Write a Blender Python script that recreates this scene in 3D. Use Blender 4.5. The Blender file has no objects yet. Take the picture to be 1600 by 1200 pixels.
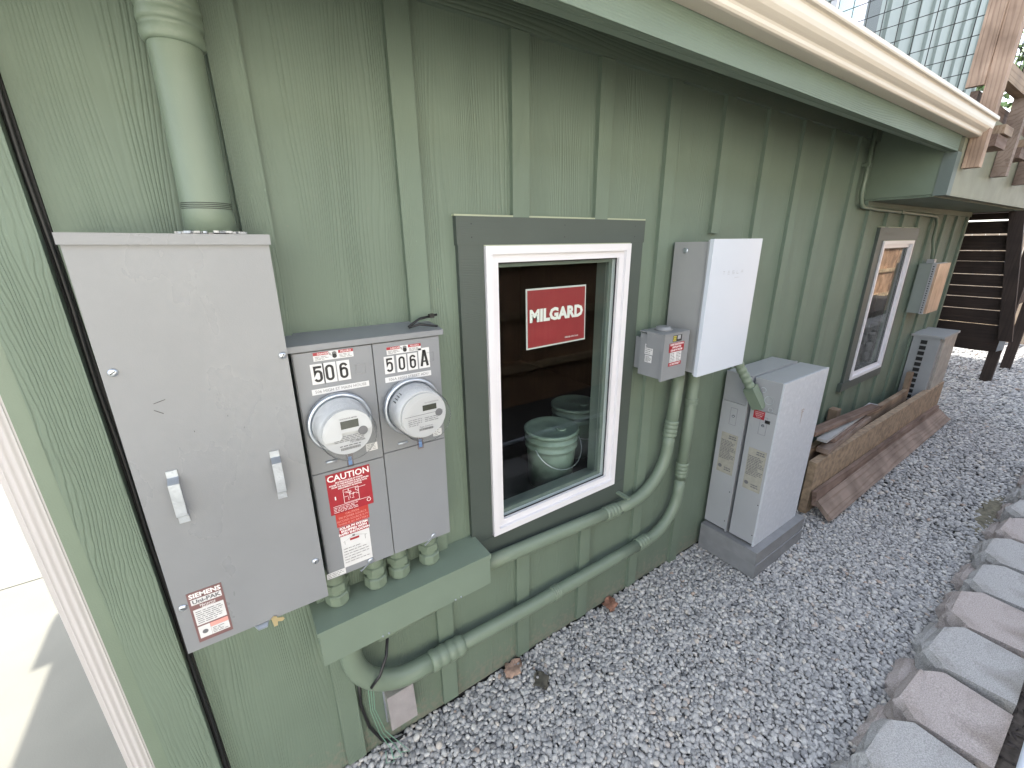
import bpy, bmesh, math, random
import numpy as np
from mathutils import Vector, Matrix
R = math.radians
random.seed(7)
sc = bpy.context.scene
col = sc.collection

# ------------------------------------------------------------------ camera
CAM = Vector((0, -1.42, 1.514)); YAW, PITCH, ROLL, FPX = -.5914, -.3203, -.0131, 664.1
_f = Vector((-math.sin(YAW)*math.cos(PITCH), math.cos(YAW)*math.cos(PITCH), math.sin(PITCH)))
_r = Vector((math.cos(YAW), math.sin(YAW), 0)); _u = _r.cross(_f)
_r2 = _r*math.cos(ROLL) + _u*math.sin(ROLL); _u2 = -_r*math.sin(ROLL) + _u*math.cos(ROLL)
cd = bpy.data.cameras.new('camera'); cam = bpy.data.objects.new('camera', cd); col.objects.link(cam)
cam.matrix_world = Matrix(((_r2.x, _u2.x, -_f.x, CAM.x), (_r2.y, _u2.y, -_f.y, CAM.y), (_r2.z, _u2.z, -_f.z, CAM.z), (0, 0, 0, 1)))
cd.sensor_fit = 'HORIZONTAL'; cd.sensor_width = 36; cd.lens = 36*FPX/1600
cd.clip_start = .02; cd.clip_end = 500
sc.camera = cam

# ------------------------------------------------------------------ light
SUN = Vector((.06, .60, .80)).normalized()           # direction towards the sun
w = bpy.data.worlds.new('World'); sc.world = w; w.use_nodes = True
nt = w.node_tree; bg = nt.nodes['Background']
sky = nt.nodes.new('ShaderNodeTexSky'); sky.sky_type = 'NISHITA'; sky.sun_disc = False
sky.sun_elevation = math.asin(SUN.z); sky.sun_rotation = math.atan2(SUN.x, SUN.y)
sky.air_density = 1.0; sky.dust_density = 1.6; sky.ozone_density = .8
hs = nt.nodes.new('ShaderNodeHueSaturation'); hs.inputs['Saturation'].default_value = .42
nt.links.new(sky.outputs[0], hs.inputs['Color']); nt.links.new(hs.outputs[0], bg.inputs[0]); bg.inputs[1].default_value = .15
sl = bpy.data.lights.new('sun', 'SUN'); sl.energy = 2.1; sl.angle = R(.53); sl.color = (1, .95, .86)
so = bpy.data.objects.new('sun', sl); col.objects.link(so); so.rotation_euler = SUN.to_track_quat('Z', 'Y').to_euler()
sc.view_settings.view_transform = 'Standard'; sc.view_settings.look = 'None'
sc.view_settings.exposure = 2.65; sc.view_settings.gamma = 1; sc.view_settings.use_curve_mapping = False
try:
    sc.cycles.max_bounces = 10; sc.cycles.diffuse_bounces = 5; sc.cycles.glossy_bounces = 4; sc.cycles.transparent_max_bounces = 16
except Exception: pass

# ------------------------------------------------------------------ materials
def newmat(name):
    m = bpy.data.materials.new(name); m.use_nodes = True
    return m, m.node_tree, m.node_tree.nodes['Principled BSDF']
def N(t, typ, **k):
    n = t.nodes.new(typ)
    for a, b in k.items():
        if a.startswith('i_'): n.inputs[int(a[2:])].default_value = b
        else: setattr(n, a, b)
    return n
def ramp(t, src, stops):
    r = N(t, 'ShaderNodeValToRGB'); t.links.new(src, r.inputs[0])
    e = r.color_ramp.elements
    while len(e) < len(stops): e.new(.5)
    for el, (p, c) in zip(e, stops): el.position = p; el.color = (*c, 1)
    return r
def coords(t, scale=(1, 1, 1), kind='Object'):
    c = N(t, 'ShaderNodeTexCoord'); m = N(t, 'ShaderNodeMapping'); m.inputs['Scale'].default_value = scale
    t.links.new(c.outputs[kind], m.inputs[0]); return m.outputs[0]
def mul(c, k): return tuple(min(1, x*k) for x in c)
def plain(name, c, rough=.5, metal=0, bump=.0, bscale=120, var=.06, vscale=6, spec=.5, coat=0):
    m, t, b = newmat(name)
    co = coords(t)
    n = N(t, 'ShaderNodeTexNoise'); n.inputs['Scale'].default_value = vscale; n.inputs['Detail'].default_value = 5; t.links.new(co, n.inputs[0])
    r = ramp(t, n.outputs[0], [(.3, mul(c, 1-var)), (.7, mul(c, 1+var))]); t.links.new(r.outputs[0], b.inputs['Base Color'])
    b.inputs['Roughness'].default_value = rough; b.inputs['Metallic'].default_value = metal
    b.inputs['Specular IOR Level'].default_value = spec; b.inputs['Coat Weight'].default_value = coat
    if bump:
        n2 = N(t, 'ShaderNodeTexNoise'); n2.inputs['Scale'].default_value = bscale; n2.inputs['Detail'].default_value = 4; t.links.new(co, n2.inputs[0])
        bp = N(t, 'ShaderNodeBump'); bp.inputs['Strength'].default_value = bump; bp.inputs['Distance'].default_value = .002
        t.links.new(n2.outputs[0], bp.inputs['Height']); t.links.new(bp.outputs[0], b.inputs['Normal'])
    return m
def grained(name, c, axis='Z', period=.011, depth=.0012, rough=.62, var=.05, c2=None, knots=False, phn=3.0, st_=.09, warp=.16):
    """painted or bare board with embossed grain running along axis"""
    m, t, b = newmat(name)
    if c2 is not None: st_, warp, phn, period = .05, .30, 5.0, period*1.9
    st = {'Z': (1, 1, st_), 'X': (st_, 1, 1), 'Y': (1, st_, 1)}[axis]
    co = coords(t, st)
    big = N(t, 'ShaderNodeTexNoise'); big.inputs['Scale'].default_value = 5.5; big.inputs['Detail'].default_value = 2.5; big.inputs['Roughness'].default_value = .45
    t.links.new(co, big.inputs[0])
    sep = N(t, 'ShaderNodeSeparateXYZ'); t.links.new(co, sep.inputs[0])
    # cross coordinate = sum of the two axes across the grain, warped by slow noise
    cross = N(t, 'ShaderNodeMath', operation='ADD')
    outs = {'Z': (0, 1), 'X': (2, 1), 'Y': (0, 2)}[axis]
    t.links.new(sep.outputs[outs[0]], cross.inputs[0]); t.links.new(sep.outputs[outs[1]], cross.inputs[1])
    wp = N(t, 'ShaderNodeMath', operation='MULTIPLY_ADD'); wp.inputs[1].default_value = warp
    t.links.new(big.outputs[0], wp.inputs[0]); t.links.new(cross.outputs[0], wp.inputs[2])
    fr = N(t, 'ShaderNodeMath', operation='MULTIPLY'); fr.inputs[1].default_value = 2*math.pi/period; t.links.new(wp.outputs[0], fr.inputs[0])
    fine = N(t, 'ShaderNodeTexNoise'); fine.inputs['Scale'].default_value = 70; fine.inputs['Detail'].default_value = 5; t.links.new(co, fine.inputs[0])
    ph = N(t, 'ShaderNodeMath', operation='MULTIPLY_ADD'); ph.inputs[1].default_value = phn
    t.links.new(fine.outputs[0], ph.inputs[0]); t.links.new(fr.outputs[0], ph.inputs[2])
    sn = N(t, 'ShaderNodeMath', operation='SINE'); t.links.new(ph.outputs[0], sn.inputs[0])
    gr = N(t, 'ShaderNodeMapRange'); gr.inputs[1].default_value = -1; gr.inputs[2].default_value = .1; t.links.new(sn.outputs[0], gr.inputs[0])
    mask = N(t, 'ShaderNodeTexNoise'); mask.inputs['Scale'].default_value = 9; mask.inputs['Detail'].default_value = 1; t.links.new(co, mask.inputs[0])
    mk = N(t, 'ShaderNodeMapRange'); mk.inputs[1].default_value = .36; mk.inputs[2].default_value = .62; mk.inputs[3].default_value = .12; t.links.new(mask.outputs[0], mk.inputs[0])
    h = N(t, 'ShaderNodeMath', operation='MULTIPLY'); t.links.new(gr.outputs[0], h.inputs[0]); t.links.new(mk.outputs[0], h.inputs[1])
    h2 = N(t, 'ShaderNodeMath', operation='MULTIPLY_ADD'); h2.inputs[1].default_value = .5; t.links.new(fine.outputs[0], h2.inputs[0]); t.links.new(h.outputs[0], h2.inputs[2])
    bp = N(t, 'ShaderNodeBump'); bp.inputs['Strength'].default_value = .8; bp.inputs['Distance'].default_value = depth
    t.links.new(h2.outputs[0], bp.inputs['Height']); t.links.new(bp.outputs[0], b.inputs['Normal'])
    co2 = coords(t)
    if c2 is None:
        n = N(t, 'ShaderNodeTexNoise'); n.inputs['Scale'].default_value = 3.5; n.inputs['Detail'].default_value = 6; t.links.new(co2, n.inputs[0])
        r = ramp(t, n.outputs[0], [(.3, mul(c, 1-var)), (.7, mul(c, 1+var))])
        out = r.outputs[0]
        # chalky specks and scuffs in the paint
        sp = N(t, 'ShaderNodeTexNoise'); sp.inputs['Scale'].default_value = 75; sp.inputs['Detail'].default_value = 3; t.links.new(co2, sp.inputs[0])
        sr = ramp(t, sp.outputs[0], [(.72, (0, 0, 0)), (.80, (.5, .5, .5))])
        mx = N(t, 'ShaderNodeMix', data_type='RGBA'); t.links.new(sr.outputs[0], mx.inputs[0]); t.links.new(out, mx.inputs[6]); mx.inputs[7].default_value = (*mul(c, 1.6), 1)
        out = mx.outputs[2]
    else:
        r = ramp(t, h2.outputs[0], [(.12, c2), (.42, c), (1., mul(c, 1.12))]); out = r.outputs[0]
        n = N(t, 'ShaderNodeTexNoise'); n.inputs['Scale'].default_value = 4; n.inputs['Detail'].default_value = 7; t.links.new(co2, n.inputs[0])
        nr = ramp(t, n.outputs[0], [(.35, (.55, .52, .5)), (.6, (1, 1, 1))])
        mx = N(t, 'ShaderNodeMix', data_type='RGBA', blend_type='MULTIPLY'); mx.inputs[0].default_value = 1
        t.links.new(out, mx.inputs[6]); t.links.new(nr.outputs[0], mx.inputs[7]); out = mx.outputs[2]
        if knots:
            v = N(t, 'ShaderNodeTexVoronoi'); v.inputs['Scale'].default_value = 2.6; t.links.new(coords(t, tuple(.5 if s < .5 else 2.4 for s in st)), v.inputs[0])
            vr = ramp(t, v.outputs[0], [(.03, (.18, .1, .06)), (.13, (1, 1, 1))])
            m2 = N(t, 'ShaderNodeMix', data_type='RGBA', blend_type='MULTIPLY'); m2.inputs[0].default_value = .85
            t.links.new(out, m2.inputs[6]); t.links.new(vr.outputs[0], m2.inputs[7]); out = m2.outputs[2]
    t.links.new(out, b.inputs['Base Color']); b.inputs['Roughness'].default_value = rough
    return m
GREEN = (.126, .167, .128)
M_side = grained('siding_paint', GREEN, 'Z', .0095, .0017, warp=.22, phn=2.4)
def splash(m):
    t = m.node_tree; b = t.nodes['Principled BSDF']; src = b.inputs['Base Color'].links[0].from_socket
    g = N(t, 'ShaderNodeNewGeometry'); sp = N(t, 'ShaderNodeSeparateXYZ'); t.links.new(g.outputs['Position'], sp.inputs[0])
    n = N(t, 'ShaderNodeTexNoise'); n.inputs['Scale'].default_value = 38; n.inputs['Detail'].default_value = 6; t.links.new(g.outputs['Position'], n.inputs[0])
    mr = N(t, 'ShaderNodeMapRange'); mr.inputs[1].default_value = -.61; mr.inputs[2].default_value = -.36; mr.inputs[3].default_value = .30; mr.inputs[4].default_value = .0; t.links.new(sp.outputs[2], mr.inputs[0])
    ad = N(t, 'ShaderNodeMath', operation='ADD'); t.links.new(n.outputs[0], ad.inputs[0]); t.links.new(mr.outputs[0], ad.inputs[1])
    rr = ramp(t, ad.outputs[0], [(.68, (0, 0, 0)), (.80, (.6, .6, .6))])
    mx = N(t, 'ShaderNodeMix', data_type='RGBA'); t.links.new(rr.outputs[0], mx.inputs[0]); t.links.new(src, mx.inputs[6]); mx.inputs[7].default_value = (.20, .185, .15, 1); t.links.new(mx.outputs[2], b.inputs['Base Color'])
splash(M_side)
M_trimv = grained('batten_paint', mul(GREEN, 1.05), 'Z', .006, .0010, phn=7, st_=.14)
M_trimh = grained('board_paint', mul(GREEN, .98), 'X', .009, .0016)
M_corner = grained('corner_paint', mul(GREEN, 1.02), 'Z', .009, .0024, phn=9, st_=.16)
M_green = plain('green_paint', (.146, .188, .142), .45, bump=.25, bscale=260, var=.05)
M_greend = plain('green_paint_box', (.150, .194, .152), .42, bump=.1, bscale=200, var=.04)
M_caulk = plain('caulk', (.33, .36, .26), .6, bump=.5, bscale=90)
M_slate = grained('slate_trim_paint', (.055, .070, .062), 'X', .006, .0004, rough=.5, phn=8)
M_vinyl = plain('white_vinyl', (.64, .63, .665), .35, var=.02, vscale=3)
M_cream = plain('almond_gutter_paint', (.55, .50, .43), .4, var=.03, vscale=2)
M_down = plain('white_downspout_paint', (.43, .41, .415), .38, var=.03, vscale=2)
M_panel = plain('grey_enclosure_paint', (.205, .212, .225), .33, bump=.12, bscale=420, var=.035, vscale=2.2)
def steel(name, c):
    m = plain(name, c, .27, bump=.12, bscale=420, var=.05, vscale=3.2); t = m.node_tree; b = t.nodes['Principled BSDF']
    n = N(t, 'ShaderNodeTexNoise'); n.inputs['Scale'].default_value = 3.0; n.inputs['Detail'].default_value = 1.5; t.links.new(coords(t), n.inputs[0])
    bp = N(t, 'ShaderNodeBump'); bp.inputs['Strength'].default_value = .5; bp.inputs['Distance'].default_value = .006; t.links.new(n.outputs[0], bp.inputs['Height'])
    old = b.inputs['Normal'].links[0].from_node; t.links.new(bp.outputs[0], old.inputs['Normal'])
    s2 = N(t, 'ShaderNodeTexNoise'); s2.inputs['Scale'].default_value = 5; s2.inputs['Detail'].default_value = 6; t.links.new(coords(t, (1, 1, .5)), s2.inputs[0])
    rr = ramp(t, s2.outputs[0], [(.3, (.25, .25, .25)), (.75, (.34, .34, .34))]); t.links.new(rr.outputs[0], b.inputs['Roughness'])
    return m
M_panel = steel('grey_enclosure_steel', (.205, .212, .225))
M_panel2 = plain('dark_grey_enclosure_paint', (.195, .204, .22), .36, bump=.12, bscale=420, var=.04, vscale=2.2)
M_switch = plain('switch_grey_paint', (.20, .21, .222), .4, bump=.12, bscale=420, var=.05, vscale=3)
M_alu = plain('battery_silver_paint', (.36, .37, .39), .34, metal=.2, var=.05, vscale=3)
M_white = plain('white_glass_front', (.53, .57, .64), .18, var=.01, vscale=1)
M_zinc = plain('zinc_steel', (.50, .54, .60), .3, metal=.8, bump=.3, bscale=150, var=.12, vscale=25)
M_black = plain('black_plastic', (.012, .012, .013), .45, var=.1)
M_gap = plain('shadow_gap_sealant', (.008, .008, .008), .7, bump=.6, bscale=60)
M_lab = plain('label_white', (.56, .56, .57), .45, var=.03, vscale=30)
M_red = plain('label_red', (.28, .014, .024), .4, var=.05, vscale=30)
M_red2 = plain('label_orange_red', (.38, .035, .028), .4, var=.05, vscale=30)
M_brown = plain('label_brown', (.16, .085, .085), .4, var=.08, vscale=30)
M_pink = plain('label_pink', (.62, .28, .25), .5)
M_tanlab = plain('faded_data_label', (.30, .29, .25), .5, var=.1, vscale=40)
M_ink = plain('ink', (.012, .012, .014), .5)
M_ink2 = plain('grey_ink', (.12, .12, .13), .5)
M_inkw = plain('white_ink', (.75, .72, .72), .5)
M_yel = plain('yellow_ink', (.55, .48, .08), .5)
M_lcd = plain('lcd', (.045, .05, .042), .15, var=.1, vscale=60)
M_meter = plain('meter_white_plastic', (.47, .475, .49), .35, var=.02)
M_face = plain('meter_face_print_ground', (.40, .405, .42), .3, var=.02)
M_seal = plain('blue_seal', (.16, .33, .62), .3, var=.3, vscale=70)
M_foil = plain('silver_sealant', (.36, .37, .38), .4, metal=.5, bump=1.0, bscale=70, var=.3, vscale=60)
M_brass = plain('brass', (.62, .50, .28), .3, metal=.6)
M_pad = plain('grey_pad', (.18, .185, .192), .75, bump=.6, bscale=220, var=.10, vscale=14)
M_conc = plain('concrete', (.155, .151, .128), .85, bump=.35, bscale=160, var=.09, vscale=2.3)
M_soil = plain('dark_soil', (.075, .068, .062), .95, bump=1, bscale=60, var=.5, vscale=30)
M_under = plain('gravel_bed', (.075, .078, .085), .95, bump=1, bscale=90, var=.35, vscale=40)
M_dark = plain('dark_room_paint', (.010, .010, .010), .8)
M_jamb = plain('jamb_paint', (.15, .175, .16), .5)
M_roof = plain('roof_shingle', (.10, .10, .10), .9, bump=1, bscale=80, var=.3)
M_clear2 = plain('pail_green_plastic', (.22, .28, .25), .4, var=.1, vscale=20)
M_wire = plain('black_wire', (.015, .015, .016), .4)
M_leaf = plain('dead_leaf', (.16, .10, .07), .8, bump=.8, bscale=60, var=.35, vscale=40)
M_rail = plain('pale_painted_pipe', (.50, .54, .60), .3, var=.04)
M_lilac = plain('upper_siding_paint', (.26, .30, .28), .6, var=.04)
WTAN, WDK = (.36, .235, .14), (.20, .12, .07)
M_wx = grained('fir_along_x', (.27, .20, .14), 'X', .02, .0004, .75, c2=(.19, .115, .065), knots=True)
M_osb = plain('engineered_timber', (.27, .20, .135), .75, bump=.5, bscale=70, var=.34, vscale=22)
M_wxr = grained('redwood_along_x', (.18, .125, .10), 'X', .018, .0004, .8, c2=(.12, .066, .045), knots=True)
M_wxg = grained('weathered_board_along_x', (.21, .16, .13), 'X', .02, .0004, .8, c2=(.15, .098, .07), knots=True)
M_wgrey = plain('composite_board', (.33, .33, .33), .7, bump=.4, var=.1)
M_wz = grained('cedar_along_z', (.38, .27, .20), 'Z', .016, .0014, .75, c2=(.24, .155, .11), knots=True)
M_wy = grained('dark_stained_along_y', (.030, .018, .013), 'Y', .02, .0014, .8, c2=(.018, .010, .008))
M_wdz = grained('dark_stained_along_z', (.034, .022, .017), 'Z', .02, .0014, .8, c2=(.02, .013, .010))
M_fence = grained('fence_cedar', (.50, .31, .19), 'Z', .03, .002, .8, c2=(.33, .19, .11), knots=True)
M_fencex = grained('fence_rail_cedar', (.60, .45, .28), 'X', .03, .002, .8, c2=(.4, .27, .16))

def galv():
    m, t, b = newmat('film_covered_metal'); co = coords(t, (1, 1, 1))
    n = N(t, 'ShaderNodeTexNoise'); n.inputs['Scale'].default_value = 34; n.inputs['Detail'].default_value = 8; n.inputs['Roughness'].default_value = .75; t.links.new(co, n.inputs[0])
    r = ramp(t, n.outputs[0], [(.3, (.48, .51, .56)), (.55, (.55, .58, .63)), (.75, (.68, .70, .74))]); t.links.new(r.outputs[0], b.inputs['Base Color'])
    n3 = N(t, 'ShaderNodeTexNoise'); n3.inputs['Scale'].default_value = 5; n3.inputs['Detail'].default_value = 3; t.links.new(coords(t, (1, 1, .35)), n3.inputs[0])
    r2 = ramp(t, n3.outputs[0], [(.3, (.42, .42, .42)), (.75, (.5, .5, .5))]); t.links.new(r2.outputs[0], b.inputs['Roughness'])
    bp = N(t, 'ShaderNodeBump'); bp.inputs['Strength'].default_value = .4; bp.inputs['Distance'].default_value = .0015; t.links.new(n.outputs[0], bp.inputs['Height']); t.links.new(bp.outputs[0], b.inputs['Normal'])
    b.inputs['Metallic'].default_value = .25
    return m
M_film = galv()
def glass(name, ior=1.75, tint=(1, 1, 1), rough=0.0):
    m, t, b = newmat(name); t.nodes.remove(b)
    out = t.nodes['Material Output']
    fr = N(t, 'ShaderNodeFresnel'); ge = N(t, 'ShaderNodeNewGeometry'); mr = N(t, 'ShaderNodeMapRange')
    mr.inputs[3].default_value = ior; mr.inputs[4].default_value = 1/ior; t.links.new(ge.outputs['Backfacing'], mr.inputs[0]); t.links.new(mr.outputs[0], fr.inputs[0])
    tr = N(t, 'ShaderNodeBsdfTransparent'); tr.inputs[0].default_value = (*tint, 1)
    gl = N(t, 'ShaderNodeBsdfGlossy'); gl.inputs['Roughness'].default_value = rough
    mx = N(t, 'ShaderNodeMixShader'); t.links.new(fr.outputs[0], mx.inputs[0]); t.links.new(tr.outputs[0], mx.inputs[1]); t.links.new(gl.outputs[0], mx.inputs[2])
    t.links.new(mx.outputs[0], out.inputs[0]); return m
M_glass = glass('window_glass', 1.55, (.86, .93, .90))
M_hood = plain('shiny_hood', (.70, .64, .63), .2, metal=.75, bump=1.0, bscale=30, var=.1, vscale=20)
M_mglass = glass('meter_glass', 1.4, (.97, .98, .98), .02)
M_bubble = glass('clear_cover_plastic', 1.75, (.86, .80, .80), .08)
def block_mat(name, c):
    m, t, b = newmat(name); co = coords(t)
    n = N(t, 'ShaderNodeTexNoise'); n.inputs['Scale'].default_value = 210; n.inputs['Detail'].default_value = 6; t.links.new(co, n.inputs[0])
    n2 = N(t, 'ShaderNodeTexNoise'); n2.inputs['Scale'].default_value = 5; n2.inputs['Detail'].default_value = 5; t.links.new(co, n2.inputs[0])
    r = ramp(t, n.outputs[0], [(.33, mul(c, .72)), (.5, c), (.70, mul(c, 1.3))])
    r2 = ramp(t, n2.outputs[0], [(.32, (.66, .64, .60)), (.52, (1, 1, 1))])
    mx = N(t, 'ShaderNodeMix', data_type='RGBA', blend_type='MULTIPLY'); mx.inputs[0].default_value = 1
    t.links.new(r.outputs[0], mx.inputs[6]); t.links.new(r2.outputs[0], mx.inputs[7]); t.links.new(mx.outputs[2], b.inputs['Base Color'])
    bp = N(t, 'ShaderNodeBump'); bp.inputs['Strength'].default_value = .9; bp.inputs['Distance'].default_value = .004
    t.links.new(n.outputs[0], bp.inputs['Height']); t.links.new(bp.outputs[0], b.inputs['Normal']); b.inputs['Roughness'].default_value = .9
    return m
M_bg = block_mat('grey_concrete_block', (.33, .33, .325)); M_bp = block_mat('pinkish_concrete_block', (.35, .315, .30))

# ------------------------------------------------------------------ object helpers
class MB:
    def __init__(s): s.b = bmesh.new()
    def box(s, x0, x1, y0, y1, z0, z1, mat=None, rot=None, piv=None):
        v = [s.b.verts.new(p) for p in ((x0,y0,z0),(x1,y0,z0),(x1,y1,z0),(x0,y1,z0),(x0,y0,z1),(x1,y0,z1),(x1,y1,z1),(x0,y1,z1))]
        for f in ((3,2,1,0),(4,5,6,7),(0,1,5,4),(1,2,6,5),(2,3,7,6),(3,0,4,7)): s.b.faces.new([v[i] for i in f])
        if rot is not None:
            pv = Vector(piv) if piv else Vector(((x0+x1)/2, (y0+y1)/2, (z0+z1)/2))
            for q in v: q.co = rot @ (q.co - pv) + pv
        return s
    def prism(s, pts, d):
        """polygon pts (3d) extruded by vector d"""
        d = Vector(d); a = [s.b.verts.new(p) for p in pts]; c = [s.b.verts.new(Vector(p)+d) for p in pts]
        n = len(pts)
        s.b.faces.new(a); s.b.faces.new(c[::-1])
        for i in range(n): s.b.faces.new([a[(i+1) % n], a[i], c[i], c[(i+1) % n]])
        return s
    def face(s, pts): s.b.faces.new([s.b.verts.new(p) for p in pts]); return s
    def tube(s, path, r, n=20, cap=True):
        """tube through path; r number or list"""
        P = [Vector(p) for p in path]; k = len(P); rr = r if isinstance(r, (list, tuple)) else [r]*k
        T = [((P[min(i+1, k-1)]-P[max(i-1, 0)])).normalized() for i in range(k)]
        ref = Vector((0, 1, 0)) if abs(T[0].y) < .9 else Vector((1, 0, 0))
        rings = []
        for i in range(k):
            a = ref - T[i]*ref.dot(T[i]); a.normalize(); ref = a; b = T[i].cross(a)
            rings.append([s.b.verts.new(P[i] + (a*math.cos(t)+b*math.sin(t))*rr[i]) for t in [2*math.pi*j/n for j in range(n)]])
        for i in range(k-1):
            for j in range(n): s.b.faces.new([rings[i][j], rings[i][(j+1) % n], rings[i+1][(j+1) % n], rings[i+1][j]]).smooth = True
        if cap:
            s.b.faces.new(rings[0][::-1]); s.b.faces.new(rings[-1])
        return s
    def cyl(s, a, b, r, n=24): return s.tube([a, b], r, n)
    def lathe(s, org, axis, prof, n=40):
        """prof: (dist along axis, radius)"""
        org = Vector(org); ax = Vector(axis).normalized()
        return s.tube_profile([(org+ax*d, rad) for d, rad in prof], ax, n)
    def tube_profile(s, pr, ax, n):
        a = Vector((0, 0, 1)) if abs(ax.z) < .9 else Vector((1, 0, 0)); a = (a-ax*a.dot(ax)).normalized(); b = ax.cross(a)
        rings = [[s.b.verts.new(p+(a*math.cos(t)+b*math.sin(t))*max(r, 1e-5)) for t in [2*math.pi*j/n for j in range(n)]] for p, r in pr]
        for i in range(len(rings)-1):
            for j in range(n): s.b.faces.new([rings[i][j], rings[i][(j+1) % n], rings[i+1][(j+1) % n], rings[i+1][j]]).smooth = True
        s.b.faces.new(rings[0][::-1]); s.b.faces.new(rings[-1])
        return s
    def add2d(s, verts, faces, org, right, up, off=0):
        org, right, up = Vector(org), Vector(right), Vector(up); nrm = right.cross(up)
        vs = [s.b.verts.new(org+right*x+up*y+nrm*off) for x, y in verts]
        for f in faces:
            try: s.b.faces.new([vs[i] for i in f])
            except ValueError: pass
        return s
    def bevel(s, wd, seg=2, ang=30):
        e = [x for x in s.b.edges if len(x.link_faces) == 2 and x.calc_face_angle(0) > R(ang)]
        bmesh.ops.bevel(s.b, geom=e, offset=wd, segments=seg, affect='EDGES', profile=.5, clamp_overlap=True)
        return s
    def build(s, name, mat, parent=None, normals=True):
        if normals: bmesh.ops.recalc_face_normals(s.b, faces=s.b.faces)
        me = bpy.data.meshes.new(name)
        if parent is not None:
            wl = wloc(parent); bmesh.ops.translate(s.b, vec=-wl, verts=s.b.verts)
        s.b.to_mesh(me); s.b.free(); me.materials.append(mat)
        o = bpy.data.objects.new(name, me); col.objects.link(o)
        if parent is not None: o.parent = parent
        return o
def wloc(o):
    v = Vector(o.location)
    while o.parent: o = o.parent; v = v+Vector(o.location)
    return v
def tag(o, label=None, cat=None, group=None, kind=None):
    if label: o['label'] = label
    if cat: o['category'] = cat
    if group: o['group'] = group
    if kind: o['kind'] = kind
    return o
def thing(name, label, cat, loc=(0, 0, 0), group=None):
    o = bpy.data.objects.new(name, None); o.empty_display_size = .05; col.objects.link(o); o.location = loc
    return tag(o, label, cat, group)
def slab(name, mat, parent, x0, x1, y0, y1, z0, z1, bev=0, seg=2):
    m = MB().box(x0, x1, y0, y1, z0, z1)
    if bev: m.bevel(bev, seg)
    return m.build(name, mat, parent)
def recenter(o, loc):
    """top-level mesh: move its origin to loc, geometry stays"""
    loc = Vector(loc); o.data.transform(Matrix.Translation(-loc)); o.location = loc; return o

# --- writing
def text2d(txt, size=1, xs=1, bold=0, align='CENTER'):
    cu = bpy.data.curves.new('t', 'FONT'); cu.body = txt; cu.size = size; cu.align_x = align; cu.align_y = 'CENTER'; cu.resolution_u = 2; cu.offset = bold
    ob = bpy.data.objects.new('t', cu); col.objects.link(ob)
    dg = bpy.context.evaluated_depsgraph_get(); me = bpy.data.meshes.new_from_object(ob.evaluated_get(dg))
    vs = [(v.co.x*xs, v.co.y) for v in me.vertices]; fs = [list(p.vertices) for p in me.polygons]
    bpy.data.objects.remove(ob); bpy.data.curves.remove(cu); bpy.data.meshes.remove(me)
    return vs, fs
FR = ((1, 0, 0), (0, 0, 1))          # plane facing the viewer side of the wall (-Y)
SD = ((0, -1, 0), (0, 0, 1))         # plane facing along the path (-X)
def write(mb, txt, size, org, pl=FR, xs=1, bold=0, off=.0006, align='CENTER', shear=0):
    v, f = text2d(txt, size, xs, bold, align)
    if shear: v = [(x+y*shear, y) for x, y in v]
    mb.add2d(v, f, org, pl[0], pl[1], off); return mb
def stroke(mb, pts, wd, org, pl=FR, off=.0007):
    """flat ribbon along a 2d polyline with mitred joints"""
    P = [Vector(p) for p in pts]; k = len(P); L = []; Rr = []
    for i in range(k):
        d0 = (P[i]-P[i-1]).normalized() if i else (P[1]-P[0]).normalized()
        d1 = (P[i+1]-P[i]).normalized() if i < k-1 else d0
        n0 = Vector((-d0.y, d0.x)); n1 = Vector((-d1.y, d1.x)); n = (n0+n1).normalized(); q = wd/2/max(.35, n.dot(n0))
        L.append(P[i]+n*q); Rr.append(P[i]-n*q)
    vs = [tuple(p) for p in L+Rr]; fs = [[i+k, i+k+1, i+1, i] for i in range(k-1)]
    mb.add2d(vs, fs, org, pl[0], pl[1], off)
def arc(cx, cy, rx, ry, a0, a1, n=10): return [(cx+rx*math.cos(R(a0+(a1-a0)*i/n)), cy+ry*math.sin(R(a0+(a1-a0)*i/n))) for i in range(n+1)]
def digit(mb, ch, h, wd, st, org, pl=FR):
    """condensed bold house-number digit, centred at org"""
    a, b = wd/2-st/2, h/2-st/2; r = a
    if ch == '0':
        p = arc(0, b-r, r, r, 0, 180)+arc(0, -b+r, r, r, 180, 360); stroke(mb, p+[p[0]], st, org, pl)
    elif ch == '6':
        p = arc(0, b-r, r, r, 10, 180)+arc(0, -b+r, r, r, 180, 360)+arc(0, .08*h-r*.55, r, r*.9, 0, 165); stroke(mb, p, st, org, pl)
    elif ch == '5':
        stroke(mb, [(a+st*.4, b), (-a+st*.1, b), (-a, .02*h)]+arc(0, .03*h-r*.15, r, r, 140, 0, 8)+arc(0, -b+r, r, r, 0, -165), st, org, pl)
    elif ch == 'A':
        for sgn in (-1, 1): stroke(mb, [(sgn*(a+st*.25), -h/2), (sgn*st*.12, h/2)], st*1.12, org, pl)
        stroke(mb, [(-a*.8, -h*.2), (a*.8, -h*.2)], st*.7, org, pl, .0009)
def plate(mb, x0, x1, z0, z1, y, t=.0008):           # thin label facing -Y
    mb.box(x0, x1, y-t, y, z0, z1)
def plateS(mb, y0, y1, z0, z1, x, t=.0008):          # thin label facing -X
    mb.box(x-t, x, y0, y1, z0, z1)
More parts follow.
